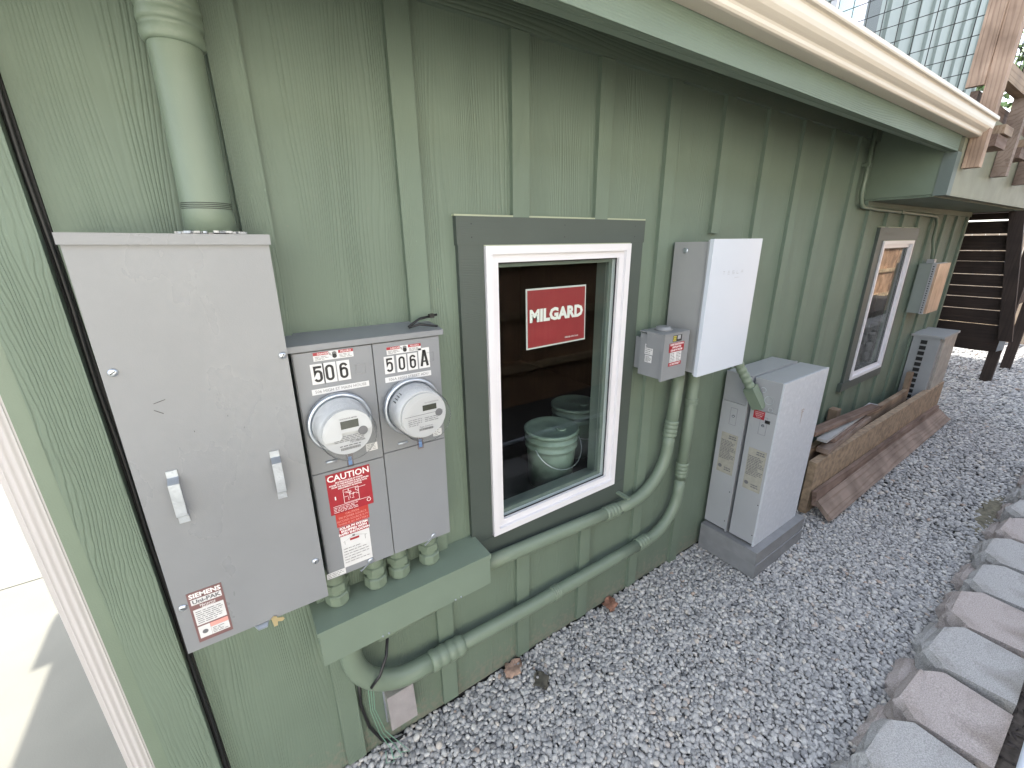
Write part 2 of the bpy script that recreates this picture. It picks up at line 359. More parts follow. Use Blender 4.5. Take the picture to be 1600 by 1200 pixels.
def scribble(mb, x0, x1, z0, z1, rows, y, th=.0022, seed=0):
    """lines of unreadable small print, broken into words"""
    rn = random.Random(seed)
    for i in range(rows):
        z = z1-(i+.5)*(z1-z0)/rows; x = x0; end = x1-(x1-x0)*rn.choice([0, .05, .1, .3])
        while x < end-.004:
            w_ = min(rn.uniform(.006, .018), end-x); mb.box(x, x+w_, y-.0012, y-.0009, z-th/2, z+th/2); x += w_+.003
def scribbleS(mb, y0, y1, z0, z1, rows, x, th=.003, seed=0):
    rn = random.Random(seed)
    for i in range(rows):
        z = z1-(i+.5)*(z1-z0)/rows; y = y1; end = y0+(y1-y0)*rn.choice([0, .05, .1, .3])
        while y > end+.004:
            w_ = min(rn.uniform(.006, .02), y-end); mb.box(x-.0012, x-.0009, y-w_, y, z-th/2, z+th/2); y -= w_+.003

# ------------------------------------------------------------------ setting
GZ = -.615
gm = MB()
gm.face([(-.42, -40, GZ-.03), (90, -40, GZ-.03), (90, 60, GZ-.03), (-.42, 60, GZ-.03)]); tag(gm.build('ground', M_under), kind='structure')
dm = MB()
xs_ = [-40, -12, -8.2, -4.6, -2.35, -.425]; ys_ = [-40, -6, -2.2, 2.33, 4.3]
for i in range(len(xs_)-1):
    for j in range(len(ys_)-1):
        dm.face([(xs_[i]+.004, ys_[j]+.004, GZ), (xs_[i+1]-.004, ys_[j]+.004, GZ), (xs_[i+1]-.004, ys_[j+1]-.004, GZ), (xs_[i]+.004, ys_[j+1]-.004, GZ)])
tag(dm.build('driveway', M_conc), kind='structure')
jm = MB().face([(-40, -40, GZ-.012), (-.43, -40, GZ-.012), (-.43, 60, GZ-.012), (-40, 60, GZ-.012)])
tag(jm.build('driveway_joints', M_gap), kind='structure')
tag(MB().face([(-40, 4.31, GZ-.006), (-.43, 4.31, GZ-.006), (-.43, 6.4, GZ-.006), (-40, 6.4, GZ-.006)]).build('road', plain('asphalt', (.12, .12, .12), .9, bump=.4, bscale=200)), kind='structure')
tag(MB().face([(-40, 6.41, GZ+.01), (-.43, 6.41, GZ+.01), (-.43, 40, GZ+.01), (-40, 40, GZ+.01)]).build('bark_strip', M_soil), kind='structure')
sm = MB().box(-.2, 14, -2.9, -1.30, GZ-.02, -.46); tag(sm.build('planting_bed', M_soil), kind='structure')

# gravel: counted stones laid in a jittered grid, instanced with geometry nodes
def pebble_mesh(seed):
    rn = random.Random(seed); b = bmesh.new(); bmesh.ops.create_icosphere(b, subdivisions=2, radius=.5)
    ax = Vector((1, rn.uniform(.62, .86), rn.uniform(.42, .62)))
    offs = [Vector((rn.uniform(-1, 1), rn.uniform(-1, 1), rn.uniform(-1, 1))).normalized() for _ in range(6)]; am = [rn.uniform(-.10, .07) for _ in range(6)]
    for v in b.verts:
        n = v.co.normalized(); k = 1+sum(a*max(0, n.dot(o))**2 for a, o in zip(am, offs))
        v.co = Vector((n.x*ax.x, n.y*ax.y, n.z*ax.z))*.5*k
    for f in b.faces: f.smooth = True
    me = bpy.data.meshes.new('pebble'); b.to_mesh(me); b.free(); return me
def pebble_mat():
    m, t, b = newmat('river_pebble')
    at = N(t, 'ShaderNodeAttribute'); at.attribute_type = 'INSTANCER'; at.attribute_name = 'tone'
    r = ramp(t, at.outputs['Fac'], [(0, (.10, .103, .108)), (.3, (.28, .282, .285)), (.6, (.44, .435, .425)), (.86, (.55, .54, .51)), (.93, (.36, .28, .23)), (1, (.56, .54, .49))])
    n = N(t, 'ShaderNodeTexNoise'); n.inputs['Scale'].default_value = 3.5; n.inputs['Detail'].default_value = 6; t.links.new(coords(t), n.inputs[0])
    nr = ramp(t, n.outputs[0], [(.3, (.78, .78, .78)), (.65, (1, 1, 1))])
    mx = N(t, 'ShaderNodeMix', data_type='RGBA', blend_type='MULTIPLY'); mx.inputs[0].default_value = 1
    t.links.new(r.outputs[0], mx.inputs[6]); t.links.new(nr.outputs[0], mx.inputs[7]); t.links.new(mx.outputs[2], b.inputs['Base Color'])
    b.inputs['Roughness'].default_value = .72; return m
def scatter(name, label, pts, rots, scls, mat, tones):
    pc = bpy.data.collections.new('pebble_shapes')
    for i in range(7):
        me = pebble_mesh(i); me.materials.append(mat); pc.objects.link(bpy.data.objects.new('pebble_shape', me))
    me = bpy.data.meshes.new(name); me.vertices.add(len(pts)); me.vertices.foreach_set('co', np.asarray(pts, 'f').ravel())
    for nm, ty, dat in (('rot', 'FLOAT_VECTOR', rots), ('scl', 'FLOAT_VECTOR', scls)):
        a = me.attributes.new(nm, ty, 'POINT'); a.data.foreach_set('vector', np.asarray(dat, 'f').ravel())
    a = me.attributes.new('tn', 'FLOAT', 'POINT'); a.data.foreach_set('value', np.asarray(tones, 'f'))
    a = me.attributes.new('pick', 'INT', 'POINT'); a.data.foreach_set('value', np.random.RandomState(3).randint(0, 7, len(pts)).astype('i'))
    o = bpy.data.objects.new(name, me); col.objects.link(o)
    g = bpy.data.node_groups.new(name, 'GeometryNodeTree')
    g.interface.new_socket('Geometry', in_out='INPUT', socket_type='NodeSocketGeometry'); g.interface.new_socket('Geometry', in_out='OUTPUT', socket_type='NodeSocketGeometry')
    gi = g.nodes.new('NodeGroupInput'); go = g.nodes.new('NodeGroupOutput'); ip = g.nodes.new('GeometryNodeInstanceOnPoints')
    ci = g.nodes.new('GeometryNodeCollectionInfo'); ci.inputs['Collection'].default_value = pc; ci.inputs['Separate Children'].default_value = True; ci.inputs['Reset Children'].default_value = True
    def attr(nm, ty):
        n = g.nodes.new('GeometryNodeInputNamedAttribute'); n.data_type = ty; n.inputs[0].default_value = nm; return n.outputs[0]
    L = g.links.new
    L(gi.outputs[0], ip.inputs['Points']); L(ci.outputs[0], ip.inputs['Instance']); ip.inputs['Pick Instance'].default_value = True
    L(attr('pick', 'INT'), ip.inputs['Instance Index'])
    er = g.nodes.new('FunctionNodeEulerToRotation'); L(attr('rot', 'FLOAT_VECTOR'), er.inputs[0]); L(er.outputs[0], ip.inputs['Rotation']); L(attr('scl', 'FLOAT_VECTOR'), ip.inputs['Scale'])
    st = g.nodes.new('GeometryNodeStoreNamedAttribute'); st.data_type = 'FLOAT'; st.domain = 'INSTANCE'; st.inputs['Name'].default_value = 'tone'
    L(ip.outputs[0], st.inputs[0]); L(attr('tn', 'FLOAT'), st.inputs['Value']); L(st.outputs[0], go.inputs[0])
    md = o.modifiers.new('scatter', 'NODES'); md.node_group = g
    return o
def gravel():
    rs = np.random.RandomState(11); P = []; S = []
    def lay(x0, x1, y0, y1, step, smin, smax, zb, zj):
        nx = int((x1-x0)/step); ny = int((y1-y0)/step)
        gx, gy = np.meshgrid(np.arange(nx), np.arange(ny)); gx = gx.ravel()+rs.rand(nx*ny); gy = gy.ravel()+rs.rand(nx*ny)
        x = x0+gx*step; y = y0+gy*step; z = zb+zj*rs.rand(len(x))
        s = smin+(smax-smin)*rs.rand(len(x))**1.7
        P.append(np.stack([x, y, z], 1)); S.append(s)
    for zb in (GZ-.022, GZ-.010, GZ-.001):
        lay(-.15, 4.2, -1.28, .0, .0190, .018, .039, zb, .010)
    for zb in (GZ-.016, GZ-.002):
        lay(4.2, 8.0, -1.28, .0, .029, .028, .050, zb, .012)
        lay(8.0, 13.2, -1.6, 1.6, .047, .045, .075, zb, .014)
    p = np.concatenate(P); s = np.concatenate(S)
    # gentle undulation
    p[:, 2] += .006*np.sin(p[:, 0]*3.1+1)*np.sin(p[:, 1]*4.3)+.004*np.sin(p[:, 0]*7.3+p[:, 1]*5)
    n = len(p); sc_ = np.stack([s, s*(.85+.3*rs.rand(n)), s*(.8+.3*rs.rand(n))], 1)
    rot = np.stack([rs.randn(n)*.35, rs.randn(n)*.35, rs.rand(n)*6.283], 1)
    tone = np.clip(rs.normal(.46, .15, n), 0, .84); k = rs.rand(n); tone[k > .94] = .85+.08*rs.rand((k > .94).sum()); tone[k > .975] = .97+.03*rs.rand((k > .975).sum())
    o = scatter('gravel', 'loose grey river gravel', p, rot, sc_, pebble_mat(), tone)
    return tag(o, 'loose grey and tan rounded gravel covering the side yard path', 'gravel', kind='stuff')
gravel()
def dirt():
    rn = random.Random(6); m = MB(); n = 40; c = (4.75, -1.14)
    rings = []
    for k in range(4):
        f = 1-k/4; rings.append([m.b.verts.new((c[0]+math.cos(i/n*6.283)*(.62*f+.05*math.sin(i*1.3)*f), c[1]+math.sin(i/n*6.283)*(.085*f+.012*math.sin(i*2.1)), GZ-.012+.034*(1-f**2)+rn.uniform(0, .004))) for i in range(n)])
    for k in range(3):
        for i in range(n): m.b.faces.new([rings[k][i], rings[k][(i+1) % n], rings[k+1][(i+1) % n], rings[k+1][i]])
    m.b.faces.new(rings[3]); tag(m.build('bare_soil', plain('olive_soil', (.13, .12, .085), .95, bump=1, bscale=70, var=.4, vscale=30)), kind='structure')
dirt()
def mulch():
    rs = np.random.RandomState(5); n = 2600
    p = np.stack([rs.uniform(1.2, 7, n), rs.uniform(-1.95, -1.50, n), -.455+.012*rs.rand(n)], 1); s = rs.uniform(.01, .03, n)
    m = plain('mulch_chip', (.05, .045, .045), .9, var=.5, vscale=2)
    o = scatter('soil_mulch', '', p, np.stack([rs.randn(n)*.8, rs.randn(n)*.8, rs.rand(n)*6.28], 1), np.stack([s*1.6, s*.6, s*.35], 1), m, rs.rand(n))
    tag(o, 'dark mulch chips behind the retaining wall blocks', 'mulch', kind='stuff')
mulch()

# ------------------------------------------------------------------ house
house = thing('house', 'green board and batten house with white framed windows and almond gutter', 'house', (0, 0, GZ))
XL, XR, ZB, ZT = -.285, 7.40, GZ-.05, 2.31
W1 = (.825, 1.600, .250, 1.505); W2 = (4.80, 5.59, .235, 1.490)
wm = MB(); T = .10
for a, b_ in ((XL, W1[0]), (W1[1], W2[0]), (W2[1], XR)): wm.box(a, b_, 0, T, ZB, ZT)
for W in (W1, W2): wm.box(W[0], W[1], 0, T, ZB, W[2]); wm.box(W[0], W[1], 0, T, W[3], ZT)
wm.build('siding', M_side, house)
bat = [.118, .563, .992, 1.412, 1.842, 2.272, 2.690, 3.105, 3.515, 3.945, 4.375, 4.80, 5.20, 5.635, 6.06, 6.49, 6.92, 7.34]
TR1 = (.715, 1.695, .13, 1.605)   # trim outer bounds
TR2 = (4.66, 5.68, .155, 1.60)
for i, x in enumerate(bat):
    segs = [(-.585, 2.186)]
    for X0, X1, Z0, Z1 in (TR1, TR2):
        if X0-.03 < x < X1+.03: segs = [(-.585, Z0), (Z1, 2.186)]
    if x == 1.842: segs = [(-.585, 1.13-.01), ]  # cut at the battery gateway
    if x == 1.842: segs = [(-.585, 2.186)]
    if x == 2.272: segs = [(-.62, .95), (1.55, 2.186)]
    for a, b_ in segs:
        if b_ > 1.75 and x > 4.24: b_ = 1.735
        MB().box(x-.037, x+.037, -.021, 0, a, b_).bevel(.002, 1).build('batten', M_trimv, house)
slab('frieze_board', M_trimh, house, XL, 4.24, -.022, -.0, 2.188, ZT, .002)
slab('skirt_flashing', M_gap, house, XL, XR, -.004, 0, ZB, GZ+.004)
# corner boards
slab('corner_board', M_corner, house, -.418, -.303, -.034, .06, ZB, ZT, .003)
slab('corner_return', M_green, house, -.452, -.4185, -.026, .06, ZB, ZT, .003)
slab('corner_gap_cable', M_gap, house, -.3025, -.286, -.004, .05, ZB, ZT)
MB().tube([(-.2945+.002*math.sin(i*1.3), -.008, GZ+i*.1) for i in range(30)], .0055, 8).build('corner_cable', M_black, house)
# rest of the body
bm_ = MB(); bm_.box(-.45, -.40, .0601, 3.0, ZB, ZT); bm_.box(-.45, XR, 3.0, 3.1, ZB, ZT); bm_.box(XR-.05, XR, T, 3.0, ZB, ZT); bm_.build('rear_walls', M_side, house)
im = MB(); im.box(-.4, XR-.06, T+.02, 2.9, .06, .10); im.box(-.4, XR-.06, 2.85, 2.9, .1, ZT); im.box(-.39, -.36, .12, 2.85, .1, ZT); im.box(3.0, 3.05, .12, 2.85, .1, ZT)
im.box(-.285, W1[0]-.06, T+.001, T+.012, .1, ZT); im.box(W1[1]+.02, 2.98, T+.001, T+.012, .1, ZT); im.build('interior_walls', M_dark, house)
# soffit, fascia, roof
slab('soffit', M_trimh, house, -.89, 4.24, -.43, .05, ZT, ZT+.02)
fas = MB().box(-.89, 4.24, -.462, -.43, 2.056, 2.262).bevel(.003, 1).build('fascia', M_trimh, house)
sf = MB().box(-.89, 4.24, -.43, -.392, 2.062, 2.31).build('sub_fascia', M_greend, house)
rf = MB(); rf.prism([(-.90, -.44, 2.335), (-.90, -.44, 2.355), (-.90, 1.3, 2.72), (-.90, 4.0, 2.40), (-.90, 4.0, 2.335)], (5.12, 0, 0)); rf.box(-.98, -.901, 3.68, 4.04, 2.30, 2.42); rf.build('roof', M_roof, house)
rf = MB(); rf.prism([(4.22+.005, -.40, 2.36), (4.225, .5, 2.52), (4.225, 3.3, 2.40), (4.225, 3.3, 2.335), (4.225, -.4, 2.335)], (3.3, 0, 0)); rf.build('deck_floor', M_roof, house)
# gutter: K profile
def gutter():
    y0 = -.464; pr = [(y0, 2.262), (y0, 2.150), (-.512, 2.150), (-.519, 2.152), (-.523, 2.158), (-.524, 2.168), (-.527, 2.174), (-.536, 2.180), (-.546, 2.188), (-.553, 2.199), (-.556, 2.212), (-.557, 2.236), (-.560, 2.240), (-.570, 2.243), (-.572, 2.248), (-.572, 2.262), (-.566, 2.262), (-.566, 2.249), (-.552, 2.246), (-.549, 2.212), (-.540, 2.194), (-.52, 2.18), (-.515, 2.160), (-.509, 2.156), (y0+.006, 2.156), (y0+.006, 2.262)]
    m = MB(); m.prism([(-1.3, y, z) for y, z in pr], (5.77, 0, 0)); g = m.build('gutter', M_cream, house)
    outer = pr[:15]
    MB().prism([(4.4705, y, z) for y, z in outer], (.004, 0, 0)).build('end_cap', M_cream, g)
gutter()
# downspout at the left corner (ribbed)
def downspout():
    x0, x1, y0, y1 = -.518, -.456, .002, .060
    pts = []; n = 40
    for i in range(n+1):
        t = i/n; y = y0+.0022*(.5+.5*math.cos(t*2*math.pi*4)) if .15 < t < .85 else y0+.0022
        pts.append((x0+(x1-x0)*t, y, ZB))
    pts += [(x1+.002, y0+.012, ZB), (x1+.002, y1, ZB), (x0-.002, y1, ZB), (x0-.002, y0+.012, ZB)]
    MB().prism(pts, (0, 0, 2.9)).build('downspout', M_down, house)
downspout()
# windows
def window(W, TRM, sill):
    x0, x1, z0, z1 = W; fw = .048
    m = MB(); y0, y1 = -.034, .045
    def ring(m, x0, x1, z0, z1, w_, ya, yb):
        m.box(x0, x1, ya, yb, z1-w_, z1); m.box(x0, x1, ya, yb, z0, z0+w_); m.box(x0, x0+w_, ya, yb, z0+w_, z1-w_); m.box(x1-w_, x1, ya, yb, z0+w_, z1-w_)
    def mitre(m, x0, x1, z0, z1, w_, ya, yb):
        o = [(x0, z0), (x1, z0), (x1, z1), (x0, z1)]; n = [(x0+w_, z0+w_), (x1-w_, z0+w_), (x1-w_, z1-w_), (x0+w_, z1-w_)]
        for i in range(4):
            j = (i+1) % 4; q = [o[i], o[j], n[j], n[i]]
            m.prism([(a, ya, c) for a, c in q], (0, yb-ya, 0))
    yb_ = .004 if sill else .06; mitre(m, x0, x1, z0, z1, .030, -.034, yb_); mitre(m, x0+.0302, x1-.0302, z0+.0302, z1-.0302, .030, -.014 if sill else -.020, yb_)
    m.bevel(.0022, 1)
    f = m.build('window_frame', M_vinyl, house)
    e = .062
    MB().face([(x0+.03, 0, z0+.03), (x1-.03, 0, z0+.03), (x1-.03, 0, z1-.03), (x0+.03, 0, z1-.03)]).build('pane', M_glass, f, normals=False)
    b = MB(); mitre(b, x0+e-.006, x1-e+.006, z0+e-.006, z1-e+.006, .010, -.006, -.003); b.build('glazing_bead', M_black, f)
    if not sill: b = MB(); mitre(b, x0+e-.004, x1-e+.004, z0+e-.004, z1-e+.004, .022, .022, .040); b.build('inner_sash', M_jamb, f)
    X0, X1, Z0, Z1 = TRM
    t = MB(); h = .088
    t.box(X0, X1, -.024, 0, z1+.004, Z1)
    if sill: t.box(X0-.05, X1-.07, -.034, 0, Z0, z0-.002)
    else: t.box(X0+.012, X1-.006, -.024, 0, Z0, z0-.002)
    t.box(X0+.004, x0-.003, -.022, 0, z0-.002, z1+.004); t.box(x1+.003, X1-.005, -.022, 0, z0-.002, z1+.004)
    t.bevel(.0025, 1).build('trim', M_slate, f)
    c = MB(); c.box(X0-.004, X1+.004, -.020, -.0, Z1, Z1+.006); c.box(x0-.002, x1+.002, -.0255, -.02, z1-.001, z1+.0035); c.build('caulk_line', M_caulk, f)
    # nail heads
    for u in (.06, .5, .93):
        for dz in (.025, .07): MB().cyl((X0+(X1-X0)*u, -.0248, Z1-dz), (X0+(X1-X0)*u, -.0235, Z1-dz), .0022, 8).build('nail_head', M_black, f)
    # inside: jambs and stool
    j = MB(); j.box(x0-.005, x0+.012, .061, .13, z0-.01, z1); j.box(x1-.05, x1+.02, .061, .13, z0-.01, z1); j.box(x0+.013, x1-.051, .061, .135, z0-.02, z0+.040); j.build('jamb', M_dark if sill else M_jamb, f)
    return f
w1 = window(W1, TR1, False); w2 = window(W2, TR2, True)
w1['label'] = 'white vinyl window with the red sticker'; w2['label'] = 'white vinyl window reflecting the fence'
# bump-out
bo = MB()
bo.prism([(4.24, -.001, 1.80), (4.24, -.40, 1.80), (4.24, -.40, 2.30), (4.24, -.001, 2.30)], (3.3, 0, 0)); bo.build('bump_out', M_green, house)
slab('bump_out_front', plain('bump_out_warm_light_tint', (.20, .205, .15), .6, bump=.3, bscale=60, var=.12, vscale=7), house, 4.33, 7.54, -.462, -.401, 1.79, 2.33, .002)  # warm beige light on this face mixed into its tan-green colour
slab('bump_out_corner', plain('grey_green_corner', (.12, .15, .14), .6), house, 4.236, 4.329, -.466, -.395, 1.79, 2.056, .002)
slab('bump_out_underside', M_trimh, house, 4.25, 7.5, -.40, -.002, 1.784, 1.799)
slab('ledger_strip', M_trimh, house, 4.25, 7.4, -.03, -.0, 1.735, 1.783)
# upper storey behind the deck, plus a tall block added to shade the fence
um = MB(); um.box(2.2, 13.9, 1.75, 1.9, 2.45, 6.0); um.box(0, 7.4, 1.76, 5.9, 2.9, 8.6)
for k in range(10):
    x = 8.75+k*.56
    if x < 13.9: um.box(x, x+.09, 1.705, 1.75, 2.45, 6.0)
um.build('upper_wall_and_shade_block', M_lilac, house)
slab('upper_trim', M_slate, house, 7.88, 8.36, 1.69, 1.74, 2.9, 5.4)
uw = MB(); uw.box(7.0, 7.86, 1.67, 1.74, 3.0, 5.2).bevel(.004, 1); f = uw.build('upper_window', M_vinyl, house)
MB().box(7.08, 7.60, 1.66, 1.669, 3.08, 5.1).build('pane', M_glass, f)

# ------------------------------------------------------------------ electrical service panel
TILT = .012
p0 = Vector((-.08, 0, .43)); sp = thing('service_panel', 'tall pale grey metal electrical cabinet with two pull handles, left of the meters', 'electrical cabinet', p0)
slab('box', M_panel, sp, -.257, .104, -.145, -.0, .440, 1.540, .003)
door = MB().box(-.262, .110, -.163, -.146, .428, 1.530).bevel(.003, 2).build('cover', M_panel, sp)
hm = MB(); hm.box(-.266, .114, -.172, -.0, 1.5405, 1.5435); hm.box(-.266, .114, -.172, -.168, 1.520, 1.5404); hm.bevel(.001, 1).build('rain_cap', M_panel, sp)
def handle(x, z0, z1, y, parent):
    m = MB(); w_ = .0115
    pr = [(y, z1), (y-.003, z1), (y-.003, z1-.018), (y-.022, z1-.030), (y-.022, z0+.030), (y-.003, z0+.018), (y-.003, z0), (y, z0), (y, z0+.019), (y-.019, z0+.031), (y-.019, z1-.031), (y, z1-.019)]
    m.prism([(x-w_, a, b) for a, b in pr], (2*w_, 0, 0)); o = m.build('handle', M_zinc, parent)
    for z in (z0+.008, z1-.008): MB().cyl((x, y-.0045, z), (x, y-.002, z), .0035, 10).build('rivet', M_zinc, o)
handle(-.190, .835, .985, -.1635, sp); handle(.036, .825, .975, -.1635, sp)
def screw(x, z, y, parent, r=.0095):
    m = MB().lathe((x, y, z), (0, -1, 0), [(0, r), (.002, r), (.0045, r*.7), (.0055, r*.3)], 16); o = m.build('screw', M_zinc, parent)
    MB().box(x-.0012, x+.0012, y-.0062, y-.005, z-r*.6, z+r*.6, rot=Matrix.Rotation(random.random()*3, 3, 'Y')).build('slot', M_black, o)
for x, z in ((-.241, 1.248), (.098, 1.239), (-.244, .583), (.090, .576)): screw(x, z, -.1633, sp)
# maker's label
lb = MB(); plate(lb, -.2315, -.151, .451, .620, -.1632); lab = lb.build('rating_label', M_brown, sp)
m = MB(); yy = -.1642
for a, b_, c, d in ((-.226, -.156, .578, .596), (-.226, -.156, .508, .562), (-.226, -.1985, .463, .503), (-.198, -.156, .463, .489)): m.box(a, b_, yy-.0002, yy, c, d)
m.build('white_field', M_lab, lab)
m = MB(); m.box(-.198, -.156, yy-.0002, yy, .4895, .503); m.build('pink_field', M_pink, lab)
m = MB(); write(m, 'SIEMENS', .0195, (-.191, yy, .607), bold=.0006, off=.0005); write(m, 'Metering', .010, (-.191, yy, .571), off=.0005); write(m, 'System', .010, (-.191, yy, .565-.0005), off=.0005); m.build('white_lettering', M_inkw, lab)
m = MB(); write(m, 'Uni-PAK', .017, (-.191, yy-.0003, .587), xs=1.05, bold=.0006, off=.0004); scribble(m, -.222, -.16, .512, .557, 7, yy, .0018, 3); scribble(m, -.195, -.16, .466, .486, 4, yy, .0014, 4); m.lathe((-.212, yy-.0003, .482), (0, -1, 0), [(0, .007), (.0004, .007)], 12); m.build('black_lettering', M_ink2, lab)
# hasp
m = MB(); m.prism([(-.105, -.150, .428), (-.06, -.150, .428), (-.068, -.172, .418), (-.092, -.172, .418)], (0, 0, -.004)); m.build('latch', M_zinc, sp)
m = MB(); a = [(-.0 , 0), (.011, .0), (.013, .016), (.026, .010), (.034, .016), (.031, .024), (.014, .030), (.012, .038), (.004, .042), (-.004, .036), (-.002, .020)]
m.prism([(-.052+u*.9, -.1665, .402+v*.9) for u, v in a], (0, -.002, 0)); m.build('hasp', M_brass, sp)
sm_ = MB(); rn = random.Random(4)
for (x, z, l, an) in ((-.176, 1.165, .012, 1.3), (-.182, 1.14, .010, 2.2), (-.05, 1.10, .002, 0), (-.125, 1.075, .002, 0), (-.02, 1.06, .002, 0)): sm_.box(x-.0006, x+.0006, -.1638, -.1634, z-l, z+l, rot=Matrix.Rotation(an, 3, 'Y'))
sm_.build('scratches', M_ink, sp)
sp.rotation_euler.y = TILT

# riser conduit above the panel
rs_ = thing('riser_conduit', 'thick green painted pipe rising from the top of the tall cabinet', 'pipe', (.014, -.088, 1.545))
def rx(z): return .0125+(z-1.57)*.020
MB().tube([(rx(z), -.088, z) for z in (1.546, 1.60, 1.92, 1.96)], [.056, .0515, .0500, .0500], 40).build('pipe', M_green, rs_)
pr = [(1.928, .0500), (1.929, .0545), (1.934, .0575), (1.943, .0592), (1.954, .0575), (1.962, .0562), (1.9625, .0585), (1.970, .0605), (1.982, .0600), (1.992, .0575), (1.9925, .0598), (2.002, .0608), (2.015, .0585), (2.03, .0575), (2.05, .058), (2.09, .058)]
cb = MB().tube([(rx(z), -.088, z) for z, r in pr], [r for z, r in pr], 56)
for v in cb.b.verts:
    a = math.atan2(v.co.y+.088, v.co.x-.014); k = 1+.012*math.sin(a*3+v.co.z*70)+.009*math.sin(a*5-v.co.z*110); c = Vector((rx(v.co.z), -.088, v.co.z)); v.co = c+(v.co-c)*k
cb.build('wrinkled_coupling', M_green, rs_)
MB().tube([(rx(z), -.088, z) for z in (2.09, 2.5)], .052, 32).build('upper_pipe', M_green, rs_)
rm = MB()
for z in (1.600, 1.604, 1.608, 1.612): rm.tube([(rx(z), -.088, z-.0008), (rx(z), -.088, z+.0008)], .0522, 36)
rm.build('thread_lines', M_black, rs_)
fm = MB()
for i in range(46):
    a = i/46*2*math.pi; r = .064+random.uniform(-.004, .006); c = (.014+r*math.cos(a), -.088+r*math.sin(a)*.8, 1.5475+random.uniform(0, .002)); s = random.uniform(.005, .009)
    fm.box(c[0]-s, c[0]+s, c[1]-s*.7, c[1]+s*.7, c[2]-.004, c[2]+s*.15, rot=Matrix.Rotation(a*3, 3, 'Z'))
fm.bevel(.002, 1).build('sealant', M_foil, rs_)

# ------------------------------------------------------------------ meter cabinet
mc = thing('meter_cabinet', 'grey double meter enclosure marked 506 and 506A under a sloping rain hood', 'electrical cabinet', (.34, 0, .45))
YF = -.131
slab('enclosure', M_panel2, mc, .124, .571, -.122, -.0, .455, 1.234, .003)
hm = MB(); hm.prism([(.112, -.136, 1.231), (.112, -.136, 1.248), (.112, -.001, 1.262), (.112, -.001, 1.231)], (.470, 0, 0)); hm.bevel(.002, 1).build('hood', M_panel2, mc)
for a, b_, z0, z1, nm in ((.1265, .3435, .848, 1.226, 'door'), (.1265, .3435, .455, .845, 'door'), (.3475, .5665, .858, 1.226, 'door'), (.3475, .5665, .455, .855, 'door')):
    MB().box(a, b_, YF, -.1225, z0, z1).bevel(.0022, 2).build(nm, M_panel2, mc)
def sq(x, z, s=.021):
    m = MB()
    for a, b_, c, d in ((-s, s, s-.0012, s), (-s, s, -s, -s+.0012), (-s, -s+.0012, -s, s), (s-.0012, s, -s, s)): m.box(x+a, x+b_, YF-.0012, YF, z+c, z+d)
    m.build('knockout', M_panel, mc)
sq(.305, 1.157, .015); sq(.530, 1.161, .015)
def danger(x0, x1, z0, z1):
    m = MB(); plate(m, x0, x1, z0, z1, YF); o = m.build('danger_label', M_lab, mc); w_ = x1-x0; y = YF-.0008
    r = MB(); r.box(x0, x0+w_*.38, y-.0004, y, z1-.009, z1); r.box(x0+w_*.62, x1, y-.0004, y, z1-.009, z1); r.build('red_band', M_red, o)
    t = MB(); write(t, 'DANGER', .0078, (x0+w_*.24, y-.0004, z1-.0047), off=.0004); write(t, 'PELIGRO', .0078, (x0+w_*.81, y-.0004, z1-.0047), off=.0004); t.build('white_lettering', M_inkw, o)
    k = MB(); cx = x0+w_*.52; cz = (z0+z1)/2
    k.lathe((cx, y, cz-.003), (0, -1, 0), [(0, .0065), (.0005, .0065)], 12)
    for i in range(4): k.box(cx-.006+i*.0032, cx-.0038+i*.0032, y-.0005, y, cz, cz+.009+(.0015 if i in (1, 2) else 0))
    stroke(k, [(-.018, .009), (-.011, .006), (-.013, .002), (-.007, .000)], .0016, (cx, y, cz)); scribble(k, x0+.004, x0+w_*.37, z0+.002, z1-.011, 3, y, .0010, 1); scribble(k, x0+w_*.64, x1-.003, z0+.002, z1-.011, 3, y, .0010, 2)
    k.build('pictogram', M_ink, o)
danger(.178, .289, 1.198, 1.223); danger(.389, .502, 1.187, 1.211)
def number(ch, x, z, w_=.047, h=.074, rot=0):
    m = MB(); plate(m, x-w_/2, x+w_/2, z-h/2, z+h/2, YF); o = m.build('number_sticker', M_lab, mc)
    m = MB(); digit(m, ch, h*.80, w_*.66, w_*.195, (x, YF-.0008, z)); m.build('numeral', M_ink, o)
for ch, x in zip('506', (.184, .2165, .256)): number(ch, x, 1.160, .036, .060)
for ch, x in zip('506', (.394, .434, .471)): number(ch, x, 1.154, .032, .056)
number('A', .511, 1.160, .038, .068)
for txt, x0, x1, z in (('506 HIGH ST MAIN HOUSE', .161, .325, 1.107), ('506A HIGH STREET ADU', .376, .532, 1.106)):
    m = MB(); plate(m, x0, x1, z-.0085, z+.0085, YF); o = m.build('address_label', M_lab, mc)
    m = MB(); write(m, txt, .0125, ((x0+x1)/2, YF-.0008, z)); m.build('lettering', M_ink2, o)
